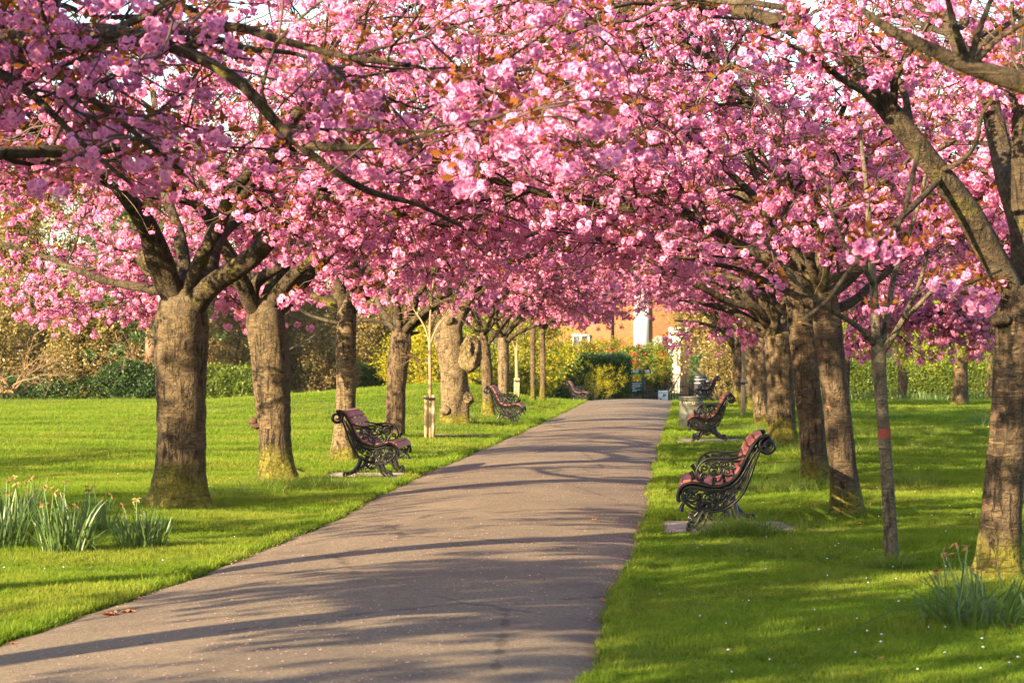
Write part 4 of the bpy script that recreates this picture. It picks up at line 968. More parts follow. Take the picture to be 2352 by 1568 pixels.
Q = [[k, (k + 1) % 6, 6 + (k + 1) % 6, 6 + k] for k in range(6)] + [[0, 3, 2, 1], [0, 5, 4, 3], [6, 7, 8, 9], [6, 9, 10, 11]]
mb.add(V, Q); mb.obj('lid', M['black'], root)
mb = MB(); mb.box((ww * .6, 0, hh * .80), (ww * .16, ww * .4, hh * .22)); mb.obj('ashtray', M['grey_metal'], root)
# gate of thin black bars
GY = 106.0; gs = F / GY
def gx(u): return (u - U0) / F * GY
def gzv(v): return CAMH + (VH - v) / F * GY
gbase = float(ground(gx(1515), GY))
def gate(label, u0, u1, vtop, bow):
    x0, x1 = gx(u0), gx(u1); root = empty('iron_gate', ((x0 + x1) / 2, GY, gbase)); tag(root, label, 'gate', 'iron gates at the end of the path')
    zt = gzv(vtop) - gbase; w = x1 - x0; n_ = max(4, int(w / .115)); bar = None
    for k in range(n_ + 1):
        x = -w / 2 + w * k / n_; h = zt + bow * (1 - (2 * k / n_ - 1) ** 2)
        mb = MB(); mb.tube([(0, 0, -.02), (0, 0, h * .5), (0, 0, h)], [.019, .019, .017], 5); mb.obj('bar', M['iron'], root, False, (x, 0, 0))
    for z in (.12, zt * .52, zt * .9): mb = MB(); mb.box((0, 0, z), (w, .022, .035)); mb.obj('rail', M['iron'], root)
    for k, x in enumerate((-w / 2 - .03, w / 2 + .03)): mb = MB(); mb.box((x, 0, zt * .53), (.055, .055, zt * 1.06 + .04)); mb.obj('post', M['iron'], root)
gate('low iron railing beside the clipped hedge at the end of the path', 1436, 1474, 898, 0)
gate('left leaf of the black iron gate behind the white notice board', 1478, 1526, 894, .05)
gate('right leaf of the black iron gate in front of the house steps', 1529, 1582, 882, .12)
gate('low iron railing right of the gate behind the black bin', 1586, 1640, 894, 0)
# green board on its post
px_, pz = gx(1463), gzv(925); root = empty('notice_board', (px_, GY - .6, gbase)); tag(root, 'dark green notice board with white lines of writing before the gate', 'notice board')
mb = MB(); c = gzv(889) - gbase; w, h = 36 / gs * .95, 28 / gs; mb.box((0, 0, c), (w, .03, h)); bd = mb.obj('board', M['green_sign'], root)
for k in range(7):
    mb = MB(); ln = w * (.62, .5, .55, .48, .2, .52, .3)[k]; mb.box((-w * .06 + (ln - w * .6) / 2, -.018, c + h * (.33 - .105 * k)), (ln, .006, h * .035)); mb.obj('text_line', M['white'], bd)
for sx in (-.42, .42): mb = MB(); mb.box((sx * w, .03, c * .5), (.04, .04, c + .1)); mb.obj('leg', M['iron'], root)
root = empty('finger_post', (gx(1475), GY - .9, gbase)); tag(root, 'slim grey sign post with short boards at its top beside the green notice board', 'sign post')
h = gzv(846) - gbase; mb = MB(); mb.tube([(0, 0, -.05), (0, 0, h * .5), (0, 0, h)], [.042, .035, .035], 10); mb.obj('post', M['iron'], root, True)
mb = MB(); mb.tube([(0, 0, 0), (0, 0, .35), (0, 0, .42)], [.07, .07, .045], 10); mb.obj('post_foot', M['iron'], root, True)
for dz, x0, w in ((-.05, -.38, .62), (-.05, .2, .26)):
    mb = MB(); mb.box((x0, -.045, h + dz - .08), (w, .025, .17)); bd = mb.obj('board', M['green_sign'], root)
    for q in (.035, -.035): mb = MB(); mb.box((x0 - w * .08, -.060, h + dz - .08 + q), (w * .72, .006, .032)); mb.obj('text_line', M['white'], bd)
root = empty('poster_board', (gx(1522), GY - .35, gbase)); tag(root, 'white poster board on short legs standing against the gate', 'sign')
c = gzv(911) - gbase; w, h = 22 / gs, 29 / gs; mb = MB(); mb.box((0, 0, c), (w, .03, h)); bd = mb.obj('board', M['white'], root)
for k in range(5): mb = MB(); mb.box((-w * .34 + k * w * .17, -.018, c + h * .34), (w * .10, .006, h * .10)); mb.obj('print', M['red_ink'], bd)
for k, (a, e, ww_, hh_) in enumerate(((.06, .14, .16, .2), (.24, .16, .14, .16), (-.26, -.28, .22, .34), (.02, .0, .3, .03))): mb = MB(); mb.box((w * a, -.018, c + h * e), (w * ww_, .006, h * hh_)); mb.obj('print', M['ink'], bd)
for sx in (-.4, .4): mb = MB(); mb.box((sx * w, .02, (c - h / 2) * .5), (.035, .035, c - h / 2 + .1)); mb.obj('leg', M['black'], root)

# ------------------------------------------------------------------ brick house behind the gate
HY = 150.0; hs = F / HY
def hx(u): return (u - U0) / hs
def hz(v): return CAMH + (VH - v) / hs
hb = float(ground(8, HY)); root = empty('brick_house', (hx(1500), HY, hb)); tag(root, 'orange brick house with white door and pilaster behind the gate', 'house')
ox = hx(1500)
def hbox(name, u0, u1, v0, v1, depth, front, mat, parent=root):
    mb = MB(); x0, x1, z0, z1 = hx(u0) - ox, hx(u1) - ox, hz(v1) - hb, hz(v0) - hb
    mb.box(((x0 + x1) / 2, depth / 2 - front, (z0 + z1) / 2), (x1 - x0, depth, z1 - z0)); return mb.obj(name, mat, parent)
hbox('wall', 1200, 1760, 560, 925, 6.0, 0, M['brick'])
hbox('roof', 1190, 1770, 552, 559.5, 6.5, .3, M['stone'])
hbox('pilaster', 1456, 1490, 600, 846, .5, .25, M['white'])
hbox('pilaster', 1452, 1494, 838, 847, .6, .30, M['white'])
dr = hbox('door', 1541, 1578, 772, 858, .3, .12, M['white'])
hbox('door_frame', 1536, 1541, 766, 860, .3, .2, M['white']); hbox('door_frame', 1578, 1583, 766, 860, .3, .2, M['white']); hbox('door_frame', 1536, 1583, 752, 766, .3, .24, M['white'])
for cx in range(2):
    for cy in range(3): hbox('pane', 1545 + cx * 16, 1557 + cx * 16, 777 + cy * 17, 791 + cy * 17, .1, .15, M['cream'], dr)
hbox('door_plate', 1554, 1565, 833, 841, .1, .17, M['sign_grey'], dr)
for k in range(6): hbox('step', 1533 - k, 1584 + k, 861 + k * 7.5, 868.3 + k * 7.5, .5 + k * .36, .3 + k * .36, M['stone'])
w_ = hbox('window', 1316, 1352, 770, 850, .3, .1, M['glass']); 
for du in (1314, 1332, 1350): hbox('window_frame', du, du + 4, 768, 852, .3, .16, M['white'], w_)
for dv in (768, 808, 846): hbox('window_frame', 1314, 1354, dv, dv + 4, .3, .18, M['white'], w_)
w_ = hbox('window', 1648, 1694, 770, 840, .3, .1, M['cream'])
for du in (1645, 1670, 1692): hbox('window_frame', du, du + 4, 768, 842, .3, .16, M['white'], w_)
for dv in (768, 804, 838): hbox('window_frame', 1645, 1697, dv, dv + 4, .3, .18, M['white'], w_)
hbox('drainpipe', 1402, 1406, 620, 900, .2, .15, M['black'])
mb = MB(); a = np.arange(24) * 6.2832 / 24; r_ = 16 / hs; V = np.concatenate([np.stack([r_ * np.cos(a), np.full(24, yv), r_ * np.sin(a)], 1) for yv in (-.12, .05)] + [[[0, -.12, 0]]])
mb.add(V, [[k, (k + 1) % 24, 24 + (k + 1) % 24, 24 + k] for k in range(24)], [[(k + 1) % 24, k, 48] for k in range(24)])
pq = mb.obj('round_plaque', M['sign_grey'], root, False, (hx(1514) - ox, 0, hz(787) - hb))
mb = MB(); mb.box((0, -.13, .08), (r_ * 1.2, .02, .10)); mb.obj('plaque_line', M['white'], pq); mb = MB(); mb.box((0, -.13, -.10), (r_ * 1.5, .02, .06)); mb.obj('plaque_line', M['white'], pq)
# low garden wall and far house on the right
root = empty('garden_wall', (20, 128, float(ground(20, 128)))); tag(root, 'long pale brick wall far behind the right-hand hedge', 'wall')
mb = MB(); mb.box((0, 0, 1.6), (22, .4, 3.2)); mb.obj('wall', M['pale_brick'], root); mb = MB(); mb.box((0, 0, 3.25), (22.2, .55, .12)); mb.obj('coping', M['stone'], root)

# ------------------------------------------------------------------ hedges, shrubs and far trees
def hedge(label, x0, x1, y0, y1, h, pname, mat, core, n_, seed, zb=None):
    rnd = np.random.RandomState(seed); cx, cy = (x0 + x1) / 2, (y0 + y1) / 2; zb = float(ground(cx, cy)) if zb is None else zb
    root = empty('clipped_hedge', (cx, cy, zb)); tag(root, label, 'hedge', 'clipped hedges at the end of the park')
    mb = MB(); mb.box((0, 0, h / 2 - .1), (x1 - x0 - .25, y1 - y0 - .25, h - .1)); mb.obj('core', core, root)
    w, d = x1 - x0, y1 - y0; pts = []
    ft = rnd.uniform(0, 1, n_)
    front = np.stack([rnd.uniform(-w / 2, w / 2, n_), np.full(n_, -d / 2), rnd.uniform(0, h, n_)], 1)
    topp = np.stack([rnd.uniform(-w / 2, w / 2, n_), rnd.uniform(-d / 2, d / 2, n_), np.full(n_, h)], 1)
    side = np.stack([np.where(rnd.uniform(0, 1, n_) < .5, -w / 2, w / 2), rnd.uniform(-d / 2, d / 2, n_), rnd.uniform(0, h, n_)], 1)
    k = int(n_ * d / (w + d) * .6) + 20; k2 = int(n_ * .45)
    p = np.concatenate([front, topp[:k2], side[:k]]); p += rnd.normal(0, .05, p.shape)
    m = len(p); scatter('foliage', p, rnd.uniform(0, 6.28, (m, 3)), rnd.uniform(.7, 1.2, m), pname, mat, root)
def shrub(name, label, cat, c, rad, pname, mat, n_, seed, extra=None, stems=7, shell=.55, group='shrubs and trees behind the lawn', barkm='twig', sz=1.0, zlift=0.0):
    """loose shrub: stems from the ground, leaf clumps through an uneven volume"""
    rnd = np.random.RandomState(seed); c = np.array([c[0], c[1], float(ground(c[0], c[1]))]); root = empty(name, c); tag(root, label, cat, group)
    rx, ry, rz = rad
    st = walk(np.column_stack([rnd.normal(0, rx * .12, stems), rnd.normal(0, ry * .12, stems), np.full(stems, -.1)]), np.column_stack([rnd.normal(0, .45, stems), rnd.normal(0, .4, stems), np.ones(stems)]), rnd.uniform(1.2, 1.9, stems) * rz, 10, .12, 0, rnd)
    V, Q = tubes(st, np.linspace(.07, .015, 11)[None].repeat(stems, 0) * min(2.2, max(rz / 2, .5)), 6); put('stems', mesh('stems', V, Q, None, M[barkm], True), root)
    d = norm(rnd.normal(0, 1, (n_, 3))); r = rnd.uniform(shell, 1, n_) ** .7; lum = 1 + .22 * lump(d, 3.1, seed) + .16 * lump(d, 6.5, seed + 5)
    p = d * (r * lum)[:, None] * np.array([rx, ry, rz]) + np.array([0, 0, rz * .95 + zlift]); p = p[p[:, 2] > .08 + zlift]
    hole = lump(p, 2.6 / max(rx, 1) * 1.6, seed + 3); p = p[rnd.uniform(-1.3, 1, len(p)) < hole + .75]; m = len(p)
    scatter('foliage', p, rnd.uniform(0, 6.28, (m, 3)), rnd.uniform(.7, 1.35, m) * sz, pname, mat, root)
    if extra:
        for (pn, mt, nm, frac, s_) in extra:
            q = p[rnd.uniform(0, 1, m) < frac]; q = q + norm(q - [0, 0, rz]) * .12; k = len(q); scatter(nm, q, rnd.uniform(0, 6.28, (k, 3)), rnd.uniform(.7, 1.3, k) * s_, pn, mt, root)
    return root
def bx_(u, y): return (u - U0) / F * y
# the golden thicket left
shrub('evergreen_tree', 'large olive-gold evergreen bush at the far left edge of the lawn', 'tree', (bx_(60, 92), 92), (3.0, 2.4, 2.9), 'gold_clump', M['gold_leaf'], 2200, 61, sz=1.3)
shrub('evergreen_tree', 'tall golden-brown evergreen left of the stoutest cherry trunk', 'tree', (bx_(255, 84), 84), (2.4, 2.0, 2.6), 'gold_clump', M['gold_leaf'], 2400, 62, sz=1.15)
shrub('evergreen_tree', 'golden evergreen between the first two cherry trunks', 'tree', (bx_(520, 84), 84), (1.9, 1.8, 2.6), 'tan_clump', M['tan_leaf'], 1900, 63, sz=1.1)
shrub('evergreen_tree', 'brown-leaved bush right of the second cherry trunk', 'tree', (bx_(715, 86), 86), (1.7, 1.5, 2.0), 'tan_clump', M['tan_leaf'], 1500, 64, sz=1.1)
shrub('evergreen_tree', 'dark olive tree behind the furrowed trunk', 'tree', (bx_(900, 92), 92), (2.6, 2.0, 3.0), 'gold_clump', M['gold_leaf'], 2000, 65, sz=1.2)
shrub('ivy_bush', 'low glossy green ivy bush at the foot of the golden evergreen', 'shrub', (bx_(300, 79), 79), (.95, .8, .62), 'dark_clump', M['ivy_leaf'], 420, 66, sz=1.0)
shrub('ivy_bush', 'low dark ivy bush between the first two cherry trunks', 'shrub', (bx_(520, 80), 80), (1.4, 1.0, .6), 'mid_clump', M['mid_leaf'], 520, 67, sz=1.0)
shrub('leafy_bush', 'fresh yellow-green bush behind the first staked sapling', 'shrub', (bx_(975, 84), 84), (1.8, 1.2, 1.35), 'yellow_clump', M['yellow_leaf'], 700, 68, sz=1.1)
shrub('leafy_bush', 'lime-green bush behind the two thin trunks on the mound', 'shrub', (bx_(1180, 88), 88), (2.4, 1.4, 1.9), 'yellow_clump', M['yellow_leaf'], 900, 69, [('mid_clump', M['mid_leaf'], 'inner_leaves', .5, 1.0)], sz=1.1)
for k, (u, y, h, pn, mt, lb) in enumerate(((-120, 120, 6.5, 'gold_clump', 'gold_leaf', 'tall olive tree far behind the left lawn at the picture edge'), (160, 116, 7, 'gold_clump', 'gold_leaf', 'tall olive tree far behind the left lawn'), (480, 118, 7, 'tan_clump', 'tan_leaf', 'tall tan-leaved tree far behind the two mossy trunks'), (800, 118, 7, 'gold_clump', 'gold_leaf', 'tall olive tree far behind the left benches'), (1080, 120, 6.5, 'mid_clump', 'mid_leaf', 'tall green tree far behind the burl tree'),
    (1780, 120, 6, 'gold_clump', 'gold_leaf', 'tall golden tree behind the thick striped trunk'), (2080, 136, 7, 'mid_clump', 'mid_leaf', 'tall green tree far behind the right-hand hedge'), (2420, 130, 7, 'gold_clump', 'gold_leaf', 'tall olive tree far behind the right-hand hedge at the picture edge'))):
    shrub('backdrop_tree', lb, 'tree', (bx_(u, y), y), (5.2, 3, h), pn, M[mt], 2600, 70 + k, sz=1.9, stems=5)
# bare tan twiggy shrub, far left
def bare_shrub(label, c, reach, h, seed, n1=26):
    rnd = np.random.RandomState(seed); c = np.array([c[0], c[1], float(ground(*c))]); root = empty('bare_shrub', c); tag(root, label, 'shrub', 'bare twiggy shrubs')
    an = rnd.uniform(0, 6.28, n1); A = walk(np.column_stack([rnd.normal(0, .2, n1), rnd.normal(0, .2, n1), np.full(n1, .3)]), np.column_stack([np.cos(an), np.sin(an) * .7, rnd.uniform(.4, 1.3, n1)]), rnd.uniform(.7, 1.2, n1) * reach, 10, .13, -.06, rnd)
    V, Q = tubes(A, np.linspace(.035, .010, 11)[None].repeat(n1, 0), 5); put('stems', mesh('stems', V, Q, None, M['tan_twig'], True), root)
    m = 22; ti = rnd.randint(3, 10, (n1, m)); st = A[np.arange(n1)[:, None], ti].reshape(-1, 3); dd = norm(norm(A[np.arange(n1)[:, None], ti] - A[np.arange(n1)[:, None], ti - 1]).reshape(-1, 3) + rnd.normal(0, .6, st.shape))
    B = walk(st, dd, rnd.uniform(.35, 1.1, len(st)), 6, .2, -.03, rnd); V, Q = tubes(B, np.linspace(.010, .005, 7)[None].repeat(len(B), 0), 3)
    put('twigs', mesh('twigs', V, Q, None, M['tan_twig'], True), root, kind='stuff')
bare_shrub('bare tan twiggy shrub at the far left edge of the lawn', (bx_(30, 76), 76), 2.7, 2, 81, 14)
bare_shrub('bare arching twigs beside the stoutest cherry trunk', (bx_(320, 80), 80), 1.9, 2, 83, 12)
# trunk of a far redwood-like tree left of the stoutest cherry
b_ = np.array([bx_(346, 80), 80, float(ground(bx_(346, 80), 80))]); root = empty('conifer', b_); tag(root, 'reddish tree trunk beside the ivy bush, half hidden by the stoutest cherry', 'tree')
put('trunk', trunk_mesh('trunk', [(0, 0, -.1, .32), (0, 0, .6, .22), (.02, 0, 2.5, .2), (.05, 0, 5, .16)], M['red_bark'], 4, .6), root)
scatter('crown', np.random.RandomState(2).normal(0, 1, (400, 3)) * [1.1, 1.1, 1.2] + [0, 0, 4.6], np.random.RandomState(3).uniform(0, 6, (400, 3)), np.full(400, 1.2), 'dark_clump', M['dark_leaf'], root)
# hedges
hedge('low clipped hedge behind the mound left of the path', bx_(800, 90), bx_(1250, 90), 89.2, 90.6, 1.35, 'mid_clump', M['dark_leaf'], M['hedge_core'], 1500, 91)
hedge('tall dark clipped yew hedge beside the gate', bx_(1262, 104), bx_(1432, 104), 101, 104, 2.15, 'dark_clump', M['dark_leaf'], M['hedge_core'], 1500, 92)
hedge('long clipped green hedge across the back of the right lawn', bx_(1880, 92), bx_(2460, 92), 92, 93.4, 1.62, 'mid_clump', M['mid_leaf'], M['hedge_core'], 3000, 93)
hedge('dark clipped hedge right of the gate behind the black bin', bx_(1598, 112), bx_(1720, 112), 111, 113, 2.1, 'dark_clump', M['dark_leaf'], M['hedge_core'], 900, 94)
hedge('dark low hedge at the back of the far left lawn', bx_(-60, 84), bx_(250, 84), 82.5, 83.8, .72, 'dark_clump', M['dark_leaf'], M['hedge_core'], 900, 95)
# flowering shrubs round the gate
RF = ('redflower_clump', M['red_flower'], 'red_flowers')
shrub('camellia_bush', 'camellia bush with red flowers above the yew hedge', 'shrub', (bx_(1370, 108), 108), (2.0, 1.2, 1.75), 'yellow_clump', M['yellow_leaf'], 900, 101, [(*RF, .30, .85), ('mid_clump', M['mid_leaf'], 'inner_leaves', .35, .9)], sz=1.0)
shrub('camellia_bush', 'camellia bush with red flowers over the dark hedge, far left part', 'shrub', (bx_(1290, 109), 109), (1.6, 1.1, 1.5), 'mid_clump', M['mid_leaf'], 600, 102, [(*RF, .34, .85)], sz=1.0)
shrub('camellia_bush', 'camellia bush full of red flowers behind the green notice board', 'shrub', (bx_(1462, 113), 113), (1.15, .9, 1.35), 'dark_clump', M['dark_leaf'], 560, 103, [(*RF, .50, .9), ('mid_clump', M['mid_leaf'], 'outer_leaves', .4, .9)], sz=.95)
shrub('camellia_bush', 'round glossy green bush left of the white door', 'shrub', (bx_(1508, 113), 113), (.85, .8, 1.45), 'mid_clump', M['mid_leaf'], 520, 104, [('yellow_clump', M['yellow_leaf'], 'outer_leaves', .4, .9), (*RF, .10, .8)], sz=.9)
shrub('camellia_bush', 'orange and red flowering bush right of the white door', 'shrub', (bx_(1640, 118), 118), (1.0, .9, 1.15), 'yellow_clump', M['yellow_leaf'], 420, 105, [(*RF, .5, .85)], sz=1.0)
shrub('evergreen_tree', 'golden-green bush left of the far cherry trunks on the right', 'shrub', (bx_(1672, 96), 96), (1.0, .9, 1.5), 'gold_clump', M['gold_leaf'], 620, 106, sz=.9)
shrub('leafy_bush', 'yellow-green arching shrub overhanging the yew hedge', 'shrub', (bx_(1378, 97.5), 97.5), (1.25, .6, .8), 'yellow_clump', M['yellow_leaf'], 230, 107, sz=.6, shell=.05, zlift=.35)
# trees coming into leaf on the right
def leafing_tree(label, u, v, w, fork, seed, y=None):
    b = hit(u, v) if y is None else np.array([bx_(u, y), y, float(ground(bx_(u, y), y))]); D = b[1]; rnd = np.random.RandomState(seed); root = empty('leafing_tree', b); tag(root, label, 'tree', 'trees coming into leaf behind the right lawn')
    r = w / 2 / (F / D); zf = CAMH + (VH - fork) / F * D - b[2]
    put('trunk', trunk_mesh('trunk', [(0, 0, -.08, r * 1.1), (.02, 0, zf * .5, r), (0, 0, zf, r * 1.05), (0, 0, zf + .3, r * .7)], M['bark_rough'], seed, .3, 5, 18, .06), root)
    k = 7; an = np.arange(k) * .9 + rnd.uniform(-.2, .2, k); A = walk(np.tile([0, 0, zf], (k, 1)), np.column_stack([np.cos(an), np.sin(an), rnd.uniform(.4, 1.1, k)]), rnd.uniform(2.2, 3.2, k), 10, .12, .02, rnd)
    for S in A: mb = MB(); mb.tube(S, np.linspace(r * .5, .02, 11), 7); mb.obj('limb', M['limb'], root, True)
    m = 16; ti = rnd.randint(2, 11, (k, m)); st = A[np.arange(k)[:, None], ti].reshape(-1, 3); B = walk(st, norm(rnd.normal(0, 1, st.shape) + [0, 0, -.1]), rnd.uniform(.6, 1.5, len(st)), 6, .16, -.04, rnd)
    V, Q = tubes(B, np.linspace(.016, .006, 7)[None].repeat(len(B), 0), 4); put('twigs', mesh('twigs', V, Q, None, M['twig'], True), root, kind='stuff')
    p = B[:, 2:].reshape(-1, 3); p = p + rnd.normal(0, .12, p.shape); n_ = len(p); scatter('young_leaves', p, rnd.uniform(0, 6.28, (n_, 3)), rnd.uniform(.9, 1.8, n_), 'lime_clump', M['lime_leaf'], root)
leafing_tree('brown-trunked tree coming into lime leaf at the back of the right lawn', 2205, 930, 34, 800, 111)
leafing_tree('stubby trunk in front of the clipped hedge, left of the brown lime-leaved tree', 2072, 926, 22, 800, 112, 80)
leafing_tree('thin grey trunk by the hedge close to the right-hand leaning cherry', 2273, 932, 17, 760, 113, 78)

# ------------------------------------------------------------------ grass
def blade_proto(name, nb, rad, h0, h1, w, mat, seed, lean=.5, seg=3):
    rnd = np.random.RandomState(seed); V, T, tv, fv = [], [], [], []
    for k in range(nb):
        a = rnd.uniform(0, 6.28); r = rad * math.sqrt(rnd.uniform(0, 1)); b = np.array([r * math.cos(a), r * math.sin(a), -.004]); h = rnd.uniform(h0, h1)
        az = rnd.uniform(0, 6.28); o = np.array([math.cos(az), math.sin(az), 0]); s = np.array([-o[1], o[0], 0]); ln = rnd.uniform(.1, lean); f = rnd.uniform(0, 1)
        i = len(V); ww = w * rnd.uniform(.7, 1.3)
        for q in range(seg):
            t = q / seg; c = b + o * ln * h * t * t * 1.2 + np.array([0, 0, h * t * (1 - .25 * ln * t)]); V += [c - s * ww * (1 - t * .7) / 2, c + s * ww * (1 - t * .7) / 2]; tv += [t, t]; fv += [f, f]
            if q: j = i + 2 * q; T += [[j - 2, j - 1, j + 1], [j - 2, j + 1, j]]
        V.append(b + o * ln * h * 1.2 + np.array([0, 0, h * (1 - .25 * ln)])); tv.append(1); fv.append(f); j = i + 2 * (seg - 1); T.append([j, j + 1, len(V) - 1])
    return proto(name, mesh(name, V, None, T, mat, False, {'t': ('FLOAT', tv), 'fv': ('FLOAT', fv)}))
blade_proto('turf', 24, .075, .022, .060, .0052, M['grass'], 21, 1.0, 2)
blade_proto('turf_far', 22, .13, .035, .075, .009, M['grass'], 22, .9, 2)
blade_proto('long_tuft', 34, .07, .09, .20, .0055, M['long_grass'], 23, 1.3, 4)
rg = np.random.RandomState(99)
def on_lawn(x, y, m=0.0):
    s = np.where(x > path_c(y), 1, -1); ok = np.abs(x - path_c(y)) > path_edge(y, s) + .02 + m
    for cx, cy in SLABS: ok = ok & ~((np.abs(x - cx) < .60) & (np.abs(y - cy) < .74))
    return ok
def turf(name, N, D0, D1, pn, sc0, sc1, marg):
    D = D0 * (D1 / D0) ** rg.uniform(0, 1, N); x = rg.uniform(-1, 1, N) * (.2138 * D + marg); k = on_lawn(x, D); x, D = x[k], D[k]
    z = ground(x, D); n_ = len(x); pat = .85 + .3 * lump(np.stack([x, D, 0 * x], 1), 2.2, 4) + .15 * lump(np.stack([x, D, 0 * x], 1), 6.5, 9)
    scatter(name, np.stack([x, D, z], 1), np.stack([rg.normal(0, .1, n_), rg.normal(0, .1, n_), rg.uniform(0, 6.28, n_)], 1), np.clip(pat, .55, 1.5) * (sc0 + (sc1 - sc0) * (D - D0) / (D1 - D0)), pn, M['grass'])
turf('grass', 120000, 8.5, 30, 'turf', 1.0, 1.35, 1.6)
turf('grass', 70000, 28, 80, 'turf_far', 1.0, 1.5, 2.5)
# path verge: blades that lean over the edge
yv = np.concatenate([8.5 * (75 / 8.5) ** rg.uniform(0, 1, 5200)] * 1); sd = np.where(rg.uniform(0, 1, len(yv)) < .5, -1, 1); xv = path_c(yv) + sd * (path_edge(yv, sd) + .03 + rg.normal(.0, .022, len(yv))); nv = len(yv)
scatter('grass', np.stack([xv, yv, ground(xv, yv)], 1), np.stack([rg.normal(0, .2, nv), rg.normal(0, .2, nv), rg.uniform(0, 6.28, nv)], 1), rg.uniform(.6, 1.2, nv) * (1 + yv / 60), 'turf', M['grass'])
# long tufts: round trunks, round the benches, rough patches
lt = []
def ring(c, r, n_, s=1.0):
    a = rg.uniform(0, 6.28, n_); q = r * rg.uniform(.85, 1.5, n_); lt.append(np.stack([c[0] + q * np.cos(a), c[1] + q * np.sin(a), rg.uniform(.5, 1.1, n_) * s], 1))
def patch(u, v, wu, wy, n_, s=1.0):
    c = hit(u, v); lt.append(np.stack([c[0] + rg.normal(0, wu / (F / c[1]), n_), c[1] + rg.normal(0, wy, n_), rg.uniform(.5, 1.15, n_) * s], 1))
for t_, r_ in ((L1, .36), (L2, .33), (L3, .24), (L4, .24), (L5, .38), (R0, .24), (R1, .22), (R2, .22), (R3, .3), (YT, .09)): ring(t_.location, r_, 26, .7)
for (u, v, wu, wy, n_, s) in ((2000, 1035, 170, .8, 90, .8), (2100, 1000, 120, .8, 80, .8), (1830, 1120, 60, .5, 50, .7), (1750, 1130, 50, .4, 40, .8), (2090, 1115, 40, .3, 26, .9), (1690, 1240, 45, .12, 45, 1.0), (1770, 1220, 40, .15, 35, .9), (1800, 1090, 20, .2, 20, .9), (690, 1122, 70, .25, 50, .75), (520, 1140, 50, .3, 26, .7), (760, 1120, 40, .2, 22, .7),
    (830, 1100, 26, .15, 24, .7), (1010, 985, 60, .8, 40, .8), (1110, 968, 50, .6, 36, .9), (1880, 1040, 60, .5, 40, .8), (1730, 990, 40, .8, 40, .9), (1960, 960, 150, 1.5, 70, .9), (2040, 1310, 20, .12, 16, .7), (1740, 1275, 90, .3, 24, .6), (2200, 1420, 60, .2, 20, .7), (1640, 1030, 40, .3, 20, .8)): patch(u, v, wu, wy, int(n_ * 1.4), s * 1.3)
lt.append(np.stack([rg.uniform(-18, -3, 260), rg.uniform(70, 77, 260), rg.uniform(.7, 1.5, 260)], 1)); k_ = 900; D_ = 10 * (60 / 10) ** rg.uniform(0, 1, k_); lt.append(np.stack([rg.uniform(-1, 1, k_) * (.2138 * D_ + 1), D_, rg.uniform(.28, .62, k_)], 1))     # coarse tufts anywhere
lt = np.concatenate(lt); lt = lt[on_lawn(lt[:, 0], lt[:, 1], .02)]; n_ = len(lt)
scatter('long_grass', np.stack([lt[:, 0], lt[:, 1], ground(lt[:, 0], lt[:, 1])], 1), np.stack([rg.normal(0, .15, n_), rg.normal(0, .15, n_), rg.uniform(0, 6.28, n_)], 1), lt[:, 2], 'long_tuft', M['long_grass'])

# ------------------------------------------------------------------ daffodil clumps gone over
def daff(label, u, v, rad, nl, hgt, nf, seed, droop=.25, base=None):
    rnd = np.random.RandomState(seed); b = hit(u, v) if base is None else np.array(base); root = empty('daffodil_clump', b); tag(root, label, 'plant', 'daffodil clumps')
    V, T, tv, fv = [], [], [], []; tips = []
    for k in range(nl):
        a = rnd.uniform(0, 6.28); r = rad * math.sqrt(rnd.uniform(0, 1)); p = np.array([r * math.cos(a), r * math.sin(a) * .8, -.02]); h = hgt * rnd.uniform(.55, 1.1); f = rnd.uniform(0, 1)
        d = norm(np.array([math.cos(a) * r / rad * .22 + rnd.normal(0, .13), math.sin(a) * r / rad * .2 + rnd.normal(0, .13), 1.0])); o = norm(np.array([d[0], d[1], 0]) + rnd.normal(0, .1, 3) * [1, 1, 0]); az = rnd.uniform(0, 6.28); s = np.array([math.cos(az), math.sin(az), 0]); w = rnd.uniform(.010, .017)
        i = len(V); bend = rnd.uniform(0, droop) + (rnd.uniform(.5, 1.3) if rnd.uniform() < .16 else 0); seg = 6
        for q in range(seg + 1):
            t = q / seg; c = p + d * h * t + o * bend * h * t ** 2.6 - np.array([0, 0, bend * h * .75 * t ** 3]); ww = w * (1 - .1 * t) * (1 if t < .8 else (1.02 - t) / .22)
            V += [c - s * ww / 2, c + s * ww / 2]; tv += [t, t]; fv += [f, f]
            if q: j = i + 2 * q; T += [[j - 2, j - 1, j + 1], [j - 2, j + 1, j]]
    put('leaves', mesh('leaves', V, None, T, M['daff'], False, {'t': ('FLOAT', tv), 'fv': ('FLOAT', fv)}), root, kind='stuff')
    for k in range(nf):                                           # withered flowers on their stalks
        a = rnd.uniform(0, 6.28); r = rad * rnd.uniform(.1, .95); h = hgt * rnd.uniform(.75, 1.12); p = np.array([r * math.cos(a), r * math.sin(a) * .8, 0]); e = p + np.array([rnd.normal(0, .05), rnd.normal(0, .05), h]); mb = MB()
        mb.tube([p, (p + e) / 2 + [.01, 0, 0], e], [.004, .004, .003], 4); st = mb.obj('flower_stalk', M['daff_stalk'], root)
        Vf, Tf, ff = [], [], []
        for q in range(6): d = norm(rnd.normal(0, .7, 3) + [rnd.choice([-1, 1]) * .5, 0, -.35]); s = norm(np.cross(d, rnd.normal(0, 1, 3))); leaf_shape(Vf, Tf, ff, e, d, s, np.cross(s, d), rnd.uniform(.025, .05), .008, rnd.uniform(0, 1))
        put('withered_flower', mesh('withered_flower', Vf, None, Tf, M['wilt'], False, {'fv': ('FLOAT', ff)}), st)
